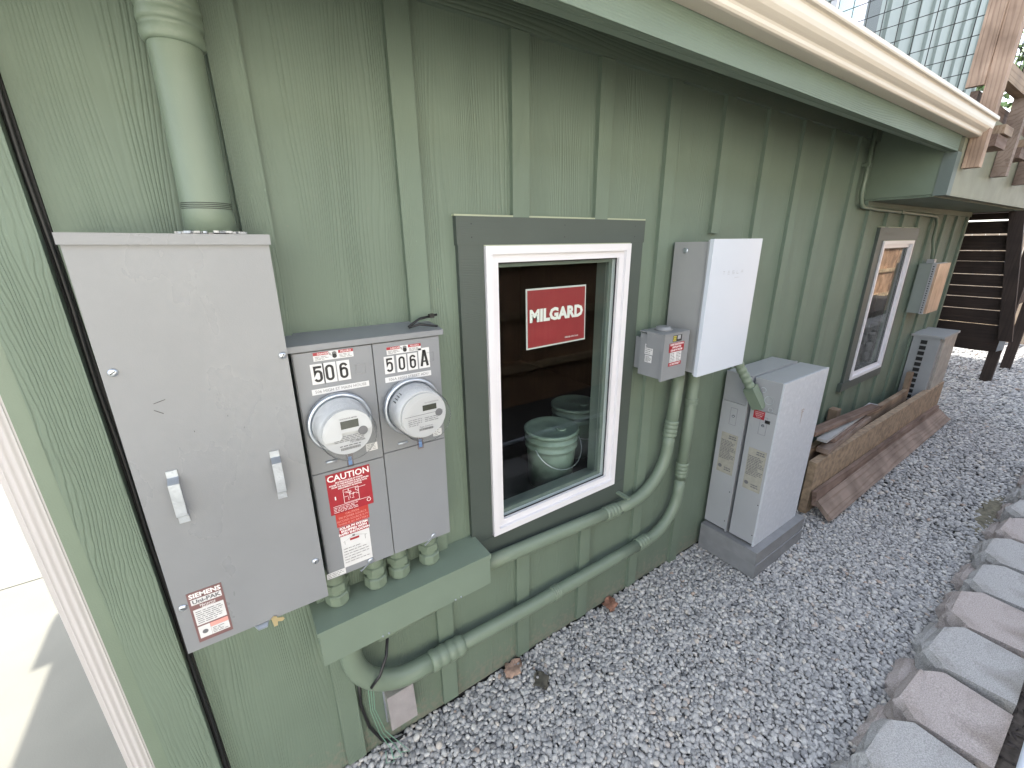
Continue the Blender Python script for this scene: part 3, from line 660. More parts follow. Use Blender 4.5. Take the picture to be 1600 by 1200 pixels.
# caution label stack on the lower left door
def caution():
    y = YF
    m = MB(); plate(m, .160, .2955, .690, .835, y, .0014); o = m.build('caution_label', M_red, mc); yy = y-.0014
    t = MB(); write(t, 'CAUTION', .0300, (.228, yy, .818), xs=.96, bold=.0005)
    for i, s in enumerate(('MULTIPLE SOURCES OF POWER', 'POWER TO THIS BUILDING IS ALSO SUPPLIED', 'FROM THE FOLLOWING SOURCES WITH', 'DISCONNECTS AS SHOWN')): write(t, s, .0072, (.228, yy, .8015-i*.0075), xs=.83, bold=.0002)
    rn = random.Random(2)
    for k in range(22):
        x = .205+rn.random()*.042; z = .722+rn.random()*.046
        if k % 2: t.box(x, min(x+rn.uniform(.008, .024), .252), yy-.0006, yy-.0004, z, z+.0011)
        else: t.box(x, x+.0011, yy-.0006, yy-.0004, z, min(z+rn.uniform(.006, .018), .77))
    stroke(t, [(.205-.228, .722-.75), (.252-.228, .722-.75), (.252-.228, .770-.75), (.205-.228, .770-.75), (.205-.228, .722-.75)], .0011, (.228, yy, .75))
    t.box(.252, .275, yy-.0006, yy-.0004, .765, .7662); t.box(.17, .285, yy-.0006, yy-.0004, .718, .7191); t.box(.178, .1815, yy-.0006, yy-.0004, .742, .754)
    scribble(t, .170, .245, .694, .716, 4, yy, .0014, 6); stroke(t, arc(0, 0, .006, .006, 0, 360, 14), .0016, (.281, yy, .709))
    t.build('white_lettering', M_inkw, o)
    m = MB(); plate(m, .172, .276, .640, .6895, y, .0010); o = m.build('power_source_label', M_red2, mc)
    t = MB()
    for i, s in enumerate(('CAUTION', 'TRI POWER SOURCE', 'SECOND SOURCE IS PV', 'THIRD IS AC BATTERY')): write(t, s, .0105, (.224, y-.001, .683-i*.0118), xs=.92)
    t.build('lettering', M_pink, o)
    m = MB(); plate(m, .176, .270, .480, .639, y, .0012); o = m.build('rapid_shutdown_label', M_lab, mc)
    m = MB(); m.box(.176, .270, y-.0016, y-.0012, .602, .6388); m.box(.205, .235, y-.0016, y-.0012, .5775, .5855); m.build('red_field', M_red, o)
    t = MB()
    for i, s in enumerate(('SOLAR PV SYSTEM', 'EQUIPPED WITH', 'RAPID SHUTDOWN')): write(t, s, .0115, (.223, y-.0016, .632-i*.0112), xs=.97, bold=.0005)
    t.build('white_lettering', M_inkw, o)
    t = MB(); stroke(t, [(-.034, -.004), (-.034, .008), (-.040, .006), (0, .022), (.038, .008), (.032, .008), (.032, -.008)], .0011, (.222, y-.0012, .573)); t.box(.214, .222, y-.0016, y-.0012, .590, .5965)
    scribble(t, .181, .266, .492, .556, 6, y, .0026, 9); t.build('black_lettering', M_ink2, o)
    m = MB(); plate(m, .118, .178, .458, .4795, y, .0008); o = m.build('small_label', M_lab, mc); t = MB(); scribble(t, .122, .174, .460, .478, 3, y, .0016, 8); t.build('lettering', M_ink2, o)
caution()
for x, z, w_ in ((.311, .893, .036), (.541, .885, .032)):
    m = MB(); plate(m, x-w_/2, x+w_/2, z-.013, z+.013, YF); o = m.build('small_label', M_lab, mc); t = MB(); scribble(t, x-w_/2+.003, x+w_/2-.003, z-.011, z+.011, 4, YF, .0014, 12); t.build('lettering', M_ink2, o)
for x in (.262, .498):       # latches under the doors
    m = MB(); m.lathe((x, YF-.001, .468), (0, -1, 0), [(0, .010), (.003, .010), (.004, .006)], 18); m.prism([(x-.004, YF-.004, .462), (x+.004, YF-.004, .470), (x-.028, YF-.004, .451), (x-.040, YF-.004, .446), (x-.036, YF-.004, .440)], (0, .003, 0)); m.build('latch', M_zinc, mc)
for x in (.213, .441): 
    m = MB(); m.tube([(x-.045, YF-.004, .880), (x-.012, YF-.006, .880)], .0035, 10); m.build('clamp_screw', M_zinc, mc)
mc.rotation_euler.y = TILT*.8
zt = thing('zip_tie', 'black plastic ties lying on the meter cabinet hood corner', 'cable tie', (.53, -.08, 1.258))
MB().tube([(.485, -.105, 1.259), (.52, -.11, 1.266), (.575, -.128, 1.257)], .004, 8).build('strap', M_black, zt)
MB().tube([(.487, -.10, 1.261), (.54, -.06, 1.275), (.605, -.06, 1.283)], .0042, 8).build('strap', M_black, zt)
MB().box(.575, .592, -.068, -.054, 1.275, 1.288).build('buckle', M_black, zt)

def meter(cx, cz, style, label):
    t = thing('electric_meter', label, 'electric meter', (cx, YF, cz))
    MB().lathe((cx, YF-.001, cz), (0, -1, 0), [(0, .100), (.006, .104), (.016, .106), (.024, .105), (.027, .098), (.020, .092), (.010, .090)], 56).build('ring', M_zinc, t)
    MB().lathe((cx, YF-.012, cz), (0, -1, 0), [(0, .091), (.02, .091), (.022, .086), (.050, .085), (.052, .0815), (.082, .0805)] if style else [(0, .091), (.03, .091), (.05, .089), (.095, .0835)], 56).build('base', M_meter, t)
    yf = YF-(.0945 if style else .108)
    MB().lathe((cx, YF-.013, cz), (0, -1, 0), [(0, .0945), (.03, .0945), (.06, .0925), (.112, .0875), (.125, .083), (.128, .075)] if style else [(0, .0945), (.03, .0945), (.06, .093), (.118, .0885), (.130, .084), (.132, .075)], 56).build('glass_cover', M_mglass, t)
    face = MB().lathe((cx, yf, cz), (0, -1, 0), [(0, .0800), (.004, .0800), (.005, .079)], 48).build('face', M_face, t)
    y = yf-.0052
    if style:
        pts = [(cx-.073, y, cz-.022), (cx-.026, y, cz-.022), (cx-.020, y, cz-.012), (cx-.020, y, cz+.002), (cx+.072, y, cz-.002)]+[(cx+.078*math.cos(R(a)), y, cz+.078*math.sin(R(a))) for a in range(5, 195, 10)]
        MB().prism(pts, (0, -.007, 0)).bevel(.0015, 1).build('upper_shroud', M_meter, t)
        y2 = y-.007; MB().box(cx-.020, cx+.036, y2-.001, y2-.0002, cz+.014, cz+.041).build('display', M_lcd, t)
        MB().lathe((cx+.047, y2-.0002, cz-.004), (0, -1, 0), [(0, .0155), (.001, .0155)], 24).build('port', M_ink2, t)
        m = MB(); write(m, '72117803266', .010, (cx+.028, y, cz-.038), xs=.9, bold=.0003); scribble(m, cx-.045, cx+.060, cz-.034, cz-.012, 4, y, .0018, 21)
        rn = random.Random(5); x = cx-.028
        while x < cx+.035: w_ = rn.choice([.0008, .0014, .002]); m.box(x, x+w_, y-.0007, y-.0004, cz-.063, cz-.054); x += w_+.0011
        scribble(m, cx-.030, cx+.04, cz-.053, cz-.043, 1, y, .003, 22); write(m, 'WATTHOUR METER', .006, (cx+.006, y2, cz+.048), bold=.0002); m.build('print', M_ink2, t)
    else:
        MB().box(cx-.004, cx+.046, y-.001, y, cz+.016, cz+.036).build('display', M_lcd, t)
        MB().lathe((cx+.054, y, cz+.0), (0, -1, 0), [(0, .0135), (.001, .0135)], 24).build('port', M_ink2, t)
        m = MB(); m.box(cx-.07, cx+.07, y-.0006, y-.0003, cz+.004, cz+.0052); write(m, 'KILOWATTHOURS', .006, (cx+.03, y, cz+.044)); scribble(m, cx-.058, cx-.01, cz-.032, cz-.004, 4, y, .0016, 31); scribble(m, cx+.0, cx+.05, cz-.026, cz-.006, 3, y, .0016, 32)
        write(m, 'Type Centron', .0085, (cx+.004, y, cz-.040), shear=.2); rn = random.Random(9); x = cx-.022
        while x < cx+.028: w_ = rn.choice([.0008, .0014, .002]); m.box(x, x+w_, y-.0007, y-.0004, cz-.054, cz-.046); x += w_+.0011
        m.build('print', M_ink2, t)
        m = MB()
        for i in range(4):
            a = R(128+i*7); m.box(-.0014, .0014, YF-.070, YF-.050, -.001, .004) if 0 else m.tube([(cx+.0915*math.cos(a), YF-.048, cz+.0915*math.sin(a)), (cx+.090*math.cos(a), YF-.066, cz+.090*math.sin(a))], .0016, 6)
        m.build('vent_slot', M_black, t)
    s = MB(); s.box(cx-.003, cx+.019, YF-.040, YF-.0355, cz-.162, cz-.112); s.bevel(.002, 1); so_ = s.build('seal_tag', M_bubble, t)
    MB().box(cx+.002, cx+.014, YF-.0385, YF-.0370, cz-.156, cz-.124).build('seal_core', M_seal, so_)
    MB().tube([(cx+.004, YF-.03, cz-.104), (cx+.001, YF-.038, cz-.115), (cx+.004, YF-.038, cz-.128)], .0009, 6).build('seal_wire', M_zinc, so_)
    k = .88 if style else .915; t.scale = (k, 1, k)
    return t
meter(.229, 1.007, 1, 'round glass electric meter with half shroud face, below the number 506')
meter(.458, 1.006, 0, 'round glass electric meter with flat printed face, below the number 506A')

# ------------------------------------------------------------------ wireway with hubs
ww = thing('wireway', 'long green painted metal trough below the meter cabinet', 'wiring trough', (.39, 0, .14))
slab('body', M_greend, ww, .062, .725, -.150, -.0, .145, .282, .002)
cv = MB(); cv.box(.056, .731, -.158, -.0, .2825, .2875); cv.box(.056, .731, -.158, -.1545, .268, .2824); cv.bevel(.0012, 1).build('lid', M_greend, ww)
MB().box(.060, .727, -.1545, -.151, .138, .2675).bevel(.001, 1).build('front_cover', M_greend, ww)
for x in (.262, .285, .560, .585): MB().lathe((x, -.1545, .144), (0, -1, 0), [(0, .004), (.003, .003)], 10).build('screw', M_zinc, ww)
for x, y in ((.150, -.046), (.290, -.044), (.382, -.042), (.508, -.040)):
    m = MB(); a0 = .2885
    m.lathe((x, y, a0), (0, 0, 1), [(0, .036), (.004, .038), (.010, .037)], 24)
    m.lathe((x, y, a0+.010), (0, 0, 1), [(0, .043), (.032, .043), (.036, .038)], 8)
    m.lathe((x, y, a0+.046), (0, 0, 1), [(0, .033), (.018, .033)], 24)
    m.lathe((x, y, a0+.064), (0, 0, 1), [(0, .043), (.026, .043), (.029, .037)], 6)
    m.lathe((x, y, a0+.093), (0, 0, 1), [(0, .033), (.072, .033)], 20)
    for f in m.b.faces: f.smooth = False
    m.bevel(.0015, 1, 25).build('conduit_hub', M_green, ww)
ww.rotation_euler.y = .004

# ------------------------------------------------------------------ conduits
def bend(c, r, a0, a1, ax1, ax2, n=14):
    c, ax1, ax2 = Vector(c), Vector(ax1), Vector(ax2)
    return [c+(ax1*math.cos(R(a0+(a1-a0)*i/n))+ax2*math.sin(R(a0+(a1-a0)*i/n)))*r for i in range(n+1)]
def ringset(name, path_pts, rad, parent, mat=None):
    """coupling: short bulging sleeve with grooves, following two or more points"""
    P = [Vector(p) for p in path_pts]; L = sum((P[i+1]-P[i]).length for i in range(len(P)-1)); pts = []; rs = []
    n = 26
    for i in range(n+1):
        t = i/n*L; j = 0
        while j < len(P)-2 and t > (P[j+1]-P[j]).length: t -= (P[j+1]-P[j]).length; j += 1
        pts.append(P[j]+(P[j+1]-P[j]).normalized()*t); u = i/n
        rs.append(rad*(1.02+.16*abs(math.sin(u*math.pi*4.0))**.5) if 0 < i < n else rad*1.01)
    return MB().tube(pts, rs, 26).build(name, mat or M_green, parent)
X, Y, Z = (1, 0, 0), (0, 1, 0), (0, 0, 1)
rC = .033; yC = -.066
# lower conduit
lc = thing('conduit', 'lower green painted pipe curving from under the trough up to the white box', 'pipe', (.15, yC, .14))
path = [(.155, -.075, .145), (.155, -.075, .12)]+[Vector((.395, -.075, .05))+Vector((-math.cos(R(a))*.24, 0, -math.sin(R(a))*.255)) for a in range(0, 91, 8)]+[(.50, -.070, -.215)]
MB().tube(path, .040, 28).build('elbow', M_green, lc)
zr = lambda x: -.213-.018*min(1, (x-.5)/.5)
MB().tube([(x, yC, zr(x)) for x in (.48, .7, 1.0, 1.3, 1.6, 1.80)], rC, 28).build('pipe', M_green, lc)
pth = [(1.80, yC, -.231)]+[Vector((1.90, yC, .03))+Vector((math.sin(R(a))*.265, 0, -math.cos(R(a))*.262)) for a in range(4, 91, 8)]+[(2.168, yC, .10)]
MB().tube(pth, rC, 28).build('bend', M_green, lc)
MB().tube([(2.168, yC, .08), (2.175, yC, .45), (2.175, yC, .875)], rC, 28).build('riser', M_green, lc)
ringset('coupling', [(.455, -.0755, -.207), (.57, -.068, -.217), (.62, yC, -.220)], .0385, lc); ringset('coupling', [(1.14, yC, -.231), (1.19, yC, -.231)], rC, lc); ringset('coupling', [(1.80, yC, -.230), (1.895, yC, -.226)], rC, lc)
ringset('coupling', [(2.170, yC, .12), (2.170, yC, .22)], rC, lc); ringset('coupling', [(2.175, yC, .60), (2.175, yC, .64)], rC, lc)
# upper conduit
uc = thing('conduit', 'upper green painted pipe from the trough end under the big window to the white box', 'pipe', (.73, yC, .10))
MB().tube([(.726, yC, .160), (.9, yC, .150), (1.3, yC, .128), (1.62, yC, .105)], rC, 28).build('pipe', M_green, uc)
pth = [(1.60, yC, .107)]+[Vector((1.70, yC, .39))+Vector((math.sin(R(a))*.300, 0, -math.cos(R(a))*.285)) for a in range(2, 91, 8)]+[(2.001, yC, .45)]
MB().tube(pth, rC, 28).build('bend', M_green, uc)
MB().tube([(2.001, yC, .43), (2.022, yC, .65), (2.032, yC, .875)], rC, 28).build('riser', M_green, uc)
ringset('coupling', [(1.50, yC, .112), (1.60, yC, .107)], rC, uc); ringset('coupling', [(2.003, yC, .44), (2.012, yC, .54)], rC, uc)
MB().box(1.63, 1.655, -.107, -.0185, .17, .182).bevel(.003, 1).build('strap', M_green, uc)
# short stub behind
st_ = thing('conduit', 'short green pipe with rounded end behind the trough, against the siding', 'pipe', (.33, -.06, .08))
MB().tube([(.250, -.07, .080), (.262, -.07, .080), (.50, -.060, .078), (.54, -.03, .078), (.55, -.0, .078)], [.022, .033, .033, .033, .033], 24).build('pipe', M_green, st_)

# outlet cover + cables
oc = thing('outlet_cover', 'shiny silver box cover low on the wall under the pipe bend', 'outlet cover', (.31, 0, -.49))
pts = [(.262, 0, -.29), (.262, -.06, -.29), (.262, -.078, -.46), (.262, -.05, -.485), (.262, 0, -.485)]
MB().prism(pts, (.115, 0, 0)).bevel(.005, 2).build('hood', M_hood, oc)
MB().box(.258, .381, -.010, -.0, -.492, -.284).bevel(.002, 1).build('base', M_zinc, oc)
cb_ = thing('cable', 'black cable hanging under the trough down to the gravel', 'cable', (.2, -.02, -.6))
MB().tube([(.31, -.006, .025), (.30, -.05, .015), (.275, -.10, -.02), (.235, -.125, -.07), (.20, -.12, -.11)], .006, 10).build('upper_run', M_black, cb_)
MB().tube([(.175, -.025, -.14), (.166, -.012, -.30), (.185, -.012, -.45), (.225, -.02, -.56), (.28, -.03, -.598), (.33, -.03, -.604)], .0065, 10).build('lower_run', M_black, cb_)
MB().lathe((.31, -.001, .025), (0, -1, 0), [(0, .020), (.006, .018), (.010, .010)], 16).build('entry_seal', M_gap, cb_)
gw_ = thing('ground_wire', 'thin green loose wires at the foot of the wall beside the corner', 'wire', (.2, -.05, -.6))
for k in range(3):
    MB().tube([(.20+.01*k, -.05, -.14-.02*k), (.195+.008*k, -.05, -.32), (.215+.012*k, -.055, -.47), (.25+.02*k, -.07, -.575), (.245+.035*k, -.11, -.593), (.215+.03*k, -.10, -.588+.006*k), (.225+.02*k, -.07, -.56)], .0017, 6).build('strand', plain('green_wire', (.16, .30, .22), .4), gw_)
stk = MB().tube([(.12, -.12, -.585), (.18, -.14, -.560), (.21, -.17, -.588)], .003, 6).build('twig', M_wxg); recenter(stk, (.15, -.14, -.585)); tag(stk, 'pale thin bent twig on gravel at the wall corner', 'twig')

# dead leaves
def leaf(x, y, s, rz, label, colr):
    m = MB(); n = 9; g = []
    for i in range(n):
        t = i/(n-1); wd = s*.38*math.sin(math.pi*min(1, t*1.02))**.7*(1+.25*math.sin(i*2.1)); row = []
        for j in range(5):
            u = (j-2)/2; row.append(m.b.verts.new(((t-.5)*s, u*wd, .012*abs(u)+.010*math.sin(t*5+u*2)+.006)))
        g.append(row)
    for i in range(n-1):
        for j in range(4): m.b.faces.new([g[i][j], g[i+1][j], g[i+1][j+1], g[i][j+1]]).smooth = True
    for v in m.b.verts: v.co = Matrix.Rotation(rz, 3, 'Z') @ v.co
    o = m.build('dead_leaf', plain('leaf_brown', colr, .8, bump=.6, bscale=60, var=.35, vscale=50)); o.location = (x, y, GZ+.014); 
    so2 = o.modifiers.new('thickness', 'SOLIDIFY'); so2.thickness = .0008
    return tag(o, label, 'leaf', 'dead leaves on the gravel')
leaf(.90, -.055, .12, .3, 'curled tan dead leaf at the wall between the first two battens', (.30, .20, .15))
leaf(1.62, -.05, .11, .8, 'reddish brown dead leaf at the wall below the big window right side', (.24, .12, .08))
leaf(.98, -.19, .10, 1.4, 'dark green grey leaf lying on gravel away from the wall', (.07, .065, .05))

# ------------------------------------------------------------------ sign sticker and pails inside the window
sg = thing('window_sticker', 'red MILGARD sign stuck behind the glass of the big window', 'sign', (1.20, .008, 1.2))
m = MB().prism([(1.034, .006, 1.080), (1.370, .006, 1.084), (1.364, .006, 1.334), (1.031, .006, 1.335)], (0, .002, 0)); m.build('border', M_lab, sg)
m = MB().prism([(1.041, .0045, 1.087), (1.363, .0045, 1.091), (1.357, .0045, 1.327), (1.038, .0045, 1.328)], (0, .001, 0)); m.build('red_field', plain('sign_red', (.27, .022, .03), .5, var=.05), sg)
m = MB(); write(m, 'MILGARD', .070, (1.198, .0045, 1.219), xs=1.0, bold=.0035); write(m, 'clearly the best', .013, (1.285, .0045, 1.110), shear=.2); m.build('lettering', M_inkw, sg)
def pail(x, y, z, label):
    t = thing('pail', label, 'bucket', (x, y, z), 'pails inside the window')
    MB().lathe((x, y, z), Z, [(0, .125), (.22, .140), (.24, .141), (.242, .150), (.252, .150), (.254, .142), (.285, .143), (.287, .152), (.297, .152), (.299, .146), (.33, .147)], 40).build('body', M_clear2, t)
    lid = MB().lathe((x, y, z+.325), Z, [(0, .156), (.018, .158), (.024, .150), (.018, .140), (.018, .02), (.024, .0)], 40).build('lid', M_clear2, t)
    MB().lathe((x+.03, y-.05, z+.343), Z, [(0, .03), (.008, .028)], 20).build('spout', M_clear2, lid)
    hm = MB(); hm.tube([Vector((x, y, z+.27))+Vector((math.cos(R(a))*.158, -math.sin(R(a))*.10-.06, -math.sin(R(a))*.12)) for a in range(0, 181, 12)], .003, 6); hm.build('bail_handle', M_zinc, t)
pail(1.43, .31, .1655, 'pale green lidded plastic pail nearest the glass behind the big window')
pail(1.80, .52, .1655, 'pale green lidded pail half hidden behind the nearer pail')
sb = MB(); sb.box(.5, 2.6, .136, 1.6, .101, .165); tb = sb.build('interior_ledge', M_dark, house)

# ------------------------------------------------------------------ safety switch
sw = thing('safety_switch', 'small grey electrical switch box with red and white warning labels', 'switch box', (1.76, -.06, .87))
m = MB().box(1.690, 1.866, -.190, -.055, .875, 1.085).bevel(.003, 1).build('box', M_switch, sw)
m = MB(); m.box(1.682, 1.872, -.202, -.1905, .868, 1.092); m.box(1.682, 1.6885, -.19, -.10, 1.02, 1.092); m.box(1.682, 1.872, -.202, -.055, 1.0925, 1.098); m.bevel(.0015, 1).build('cover', M_switch, sw)
MB().box(1.70, 1.85, -.054, -.0185, .90, 1.06).build('mounting_bracket', M_switch, sw)
MB().lathe((1.775, -.12, 1.0985), Z, [(0, .042), (.008, .042), (.010, .036), (.016, .036), (.019, .028)], 28).build('hub_cap', M_switch, sw)
yy = -.202
m = MB(); plate(m, 1.722, 1.836, 1.005, 1.050, yy); o = m.build('warning_label', M_red, sw)
m = MB(); write(m, 'RAPID SHUTDOWN', .0135, (1.779, yy-.0008, 1.042), xs=.84, bold=.0004); write(m, 'SWITCH FOR', .0135, (1.779, yy-.0008, 1.028), xs=.84, bold=.0004); write(m, 'SOLAR PV SYSTEM', .0135, (1.779, yy-.0008, 1.014), xs=.82, bold=.0004); m.build('lettering', M_inkw, o)
m = MB(); plate(m, 1.735, 1.820, .955, 1.004, yy); o = m.build('rating_label', M_lab, sw); m = MB(); scribble(m, 1.738, 1.775, .957, 1.002, 6, yy, .003, 41); scribble(m, 1.782, 1.817, .957, 1.002, 6, yy, .003, 42); m.build('lettering', M_ink2, o)
m = MB(); plate(m, 1.728, 1.825, .936, .954, yy); o = m.build('disconnect_label', M_red, sw); m = MB(); write(m, 'AC DISCONNECT', .0115, (1.776, yy-.0008, .945), xs=.85, bold=.0003); m.build('lettering', M_inkw, o)
m = MB(); plate(m, 1.745, 1.812, 1.056, 1.086, yy); o = m.build('maker_label', M_ink, sw); m = MB(); m.box(1.747, 1.769, yy-.0012, yy-.0009, 1.059, 1.083); m.build('yellow_field', M_yel, o)
m = MB(); stroke(m, [(-.007, -.007), (.007, -.007), (.007, .007), (-.007, .007), (-.007, -.007)], .003, (1.758, yy-.0009, 1.071)); m.box(1.7565, 1.7595, yy-.0018, yy-.0014, 1.069, 1.073); m.build('emblem', M_ink, o)
m = MB(); m.box(1.778, 1.802, yy-.0013, yy-.0009, 1.066, 1.084); m.build('grey_field', M_alu, o)
for y0, y1, z0, z1 in ((-.135, -.088, .985, 1.035), (-.132, -.092, .945, .980)):
    m = MB(); plateS(m, y0, y1, z0, z1, 1.690); o = m.build('side_label', M_lab, sw); m = MB(); scribbleS(m, y0+.004, y1-.004, z0+.003, z1-.003, 5, 1.690, .0028, 44); m.build('lettering', M_ink2, o)
lv = MB(); lv.tube([(1.870, -.155, .985), (1.895, -.150, .985), (1.925, -.150, 1.03)], .0075, 10); lv.build('lever', M_zinc, sw)
MB().box(1.918, 1.945, -.158, -.140, 1.02, 1.062, rot=Matrix.Rotation(.5, 3, 'Y')).bevel(.002, 1).build('lever_grip', M_black, sw)
MB().tube([(1.872, -.17, .965), (1.885, -.17, .967), (1.896, -.17, .955), (1.892, -.17, .940), (1.880, -.17, .940)], .004, 8).build('hook', M_zinc, sw)
MB().tube([(1.80, -.12, .874), (1.81, -.12, .866), (1.86, -.12, .872)], .012, 12).build('bottom_hub', M_switch, sw)

# ------------------------------------------------------------------ gateway (white fronted box)
gx0, gx1, gz0, gz1 = 1.925, 2.355, .855, 1.520
gt = thing('backup_gateway', 'white fronted wall box with TESLA lettering, beside the grey switch box', 'wall box', (2.14, 0, gz0))
slab('housing', plain('gateway_side_grey', (.28, .285, .29), .4, var=.04), gt, gx0+.012, gx1-.012, -.205, -.019, gz0+.012, gz1-.012, .003)
slab('flange', M_alu, gt, gx0+.004, gx1-.004, -.216, -.2055, gz0+.004, gz1-.004, .002)
slab('front_panel', M_white, gt, gx0, gx1, -.236, -.2165, gz0, gz1, .004, 3)
def tesla(mb, h, w_, gap, th, org, pl=FR):
    x = -(5*w_+4*gap)/2; z = h/2; S = lambda *p: stroke(mb, [(x+a*w_, b*h-z) for a, b in p], th, org, pl)
    S((0, 1), (1, 1)); S((.5, .8), (.5, 0)); x += w_+gap
    for b in (0, .5, 1): S((0, b), (1, b))
    x += w_+gap; S((1, 1), (0, 1), (0, .5), (1, .5), (1, 0), (0, 0)); x += w_+gap
    S((0, 1), (0, 0), (1, 0)); x += w_+gap
    S((0, 1), (1, 1)); S((0, .55), (0, 0)); S((1, .55), (1, 0)); S((0, .55), (1, .55))
m = MB(); tesla(m, .014, .0165, .024, .0024, (2.122, -.2362, 1.363)); m.box(2.14, 2.185, -.2366, -.2362, 1.336, 1.3375); m.build('lettering', plain('silver_ink', (.30, .32, .36), .4), gt)
MB().lathe((gx0+.0115, -.085, 1.468), (-1, 0, 0), [(0, .013), (.003, .013), (.004, .008)], 18).build('knockout', M_zinc, gt)

# ------------------------------------------------------------------ batteries
bx0, bx1, bz0, bz1 = 2.600, 3.180, -.398, .722
def battery(yb, yf, label, front):
    t = thing('battery_unit', label, 'battery', ((bx0+bx1)/2, (yb+yf)/2, bz0), 'wall batteries on the grey pad')
    slab('case', M_alu, t, bx0+.006, bx1-.004, yf+.012, yb, bz0, bz1-.004, .004)
    # top and side covers
    slab('top_cover', M_alu, t, bx0, bx1-.002, yf+.011, yb-.001, bz1-.0035, bz1, .001)
    MB().box(bx0-.002, bx0+.0055, yf+.010, yb-.004, bz0+.004, .525).bevel(.003, 2).build('side_cover', M_alu, t)
    MB().box(bx0+.001, bx0+.0055, yf+.010, yb-.004, .528, bz1-.004).bevel(.003, 2).build('wiring_cover', plain('battery_grey', (.30, .31, .33), .35, metal=.2), t)
    slab('front_panel', M_film if front else M_alu, t, bx0-.003, bx1, yf, yf+.0105, bz0-.010, bz1+.002, .0015)
    xs0 = bx0-.002; c = (yf+yb)/2
    m = MB(); plateS(m, c-.028, c+.014, .375, .49, xs0, .0016); o = m.build('access_plate', M_alu, t)
    m = MB(); 
    for a, b_, cc, d in ((c-.0285, c+.0145, .4895, .4905), (c-.0285, c+.0145, .3745, .3755)): m.box(xs0-.0022, xs0-.0016, a, b_, cc, d)
    m.box(xs0-.0022, xs0-.0016, c-.0285, c-.0275, .375, .49); m.box(xs0-.0022, xs0-.0016, c+.0135, c+.0145, .375, .49); m.lathe((xs0-.0016, c-.007, .435), (-1, 0, 0), [(0, .009), (.002, .009)], 16); m.build('access_plate_outline', M_ink2, o)
    MB().lathe((xs0-.0036, c-.007, .435), (-1, 0, 0), [(0, .004), (.001, .004)], 12).build('lock', M_zinc, o)
    z0, z1 = (.02, .31) if not front else (-.02, .27)
    m = MB(); plateS(m, c-.06, c+.05, z0, z1, xs0); o = m.build('data_label', M_tanlab, t)
    m = MB(); scribbleS(m, c-.055, c+.045, z0+.10, z1-.05, 13, xs0, .0055, 50); scribbleS(m, c-.055, c+.0, z1-.04, z1-.01, 2, xs0, .008, 51)
    m.lathe((xs0-.0008, c+.03, z0+.045), (-1, 0, 0), [(0, .013), (.0006, .013)], 16); scribbleS(m, c-.05, c+.0, z0+.02, z0+.05, 2, xs0, .008, 52); m.build('print', M_ink2, o)
    for z in (.50, .22, -.05, -.30):
        MB().box(bx0+.02, bx0+.04, yb-.0, yb+.004, z, z+.05).build('clip', M_alu, t)
    for z in (-.10, -.33): MB().lathe((xs0, yf+.02, z), (-1, 0, 0), [(0, .004), (.002, .003)], 8).build('screw', M_black, t)
    return t
b1 = battery(-.022, -.188, 'rear silver battery unit against the green wall', False)
b2 = battery(-.206, -.376, 'front silver battery unit with frosty film and faint T emblem', True)
m = MB(); plateS(m, -.298, -.232, .470, .522, bx0-.002, .0018); o = m.build('warning_label', M_red, b2)
m = MB(); write(m, 'SOLAR PV SYSTEM', .009, (bx0-.0038, -.265, .512), SD, xs=.72); write(m, 'CONNECTED TO', .009, (bx0-.0038, -.265, .500), SD, xs=.72); write(m, 'THIS BATTERY', .009, (bx0-.0038, -.265, .489), SD, xs=.72); write(m, 'DISCONNECT', .006, (bx0-.0038, -.265, .478), SD, xs=.72); m.build('lettering', M_inkw, o)
m = MB(); m.box(bx0-.006, bx0-.0035, -.335, -.306, .455, .475); m.build('switch_window', M_black, b2)
for y, z, r in ((-.262, .655, .016), (-.304, .600, .025), (-.322, .545, .013)):
    m = MB(); stroke(m, arc(0, 0, r, r, 0, 360, 20), .003, (bx0+.001, y, z), SD, .001); m.build('knockout', M_zinc, b2)
m = MB(); g = (bx0+bx1)/2+.02; stroke(m, arc(0, -.02, .045, .045, 60, 120, 8), .006, (g, -.3762, .47)); stroke(m, arc(0, -.035, .040, .045, 62, 118, 8), .005, (g, -.3762, .47)); m.prism([(g-.008, -.3764, .487), (g+.008, -.3764, .487), (g+.001, -.3764, .395), (g-.001, -.3764, .395)], (0, -.0004, 0)); m.build('emblem', plain('faint_tan_ink', (.36, .31, .30), .4), b2)
# pads
for k, (dx, z0, z1, lb_) in enumerate(((.012, -.505, -.4095, 'upper grey slab directly under the two batteries'), (.0, -.605, -.506, 'lower grey slab resting on gravel under the batteries'))):
    o = MB().box(bx0-.045-dx*0, bx1+.03+dx, -.425-(.006*k), -.03, z0, z1).bevel(.003, 2).build('equipment_pad', M_pad); recenter(o, ((bx0+bx1)/2, -.24, z0)); tag(o, lb_, 'pad', 'slabs under the batteries')
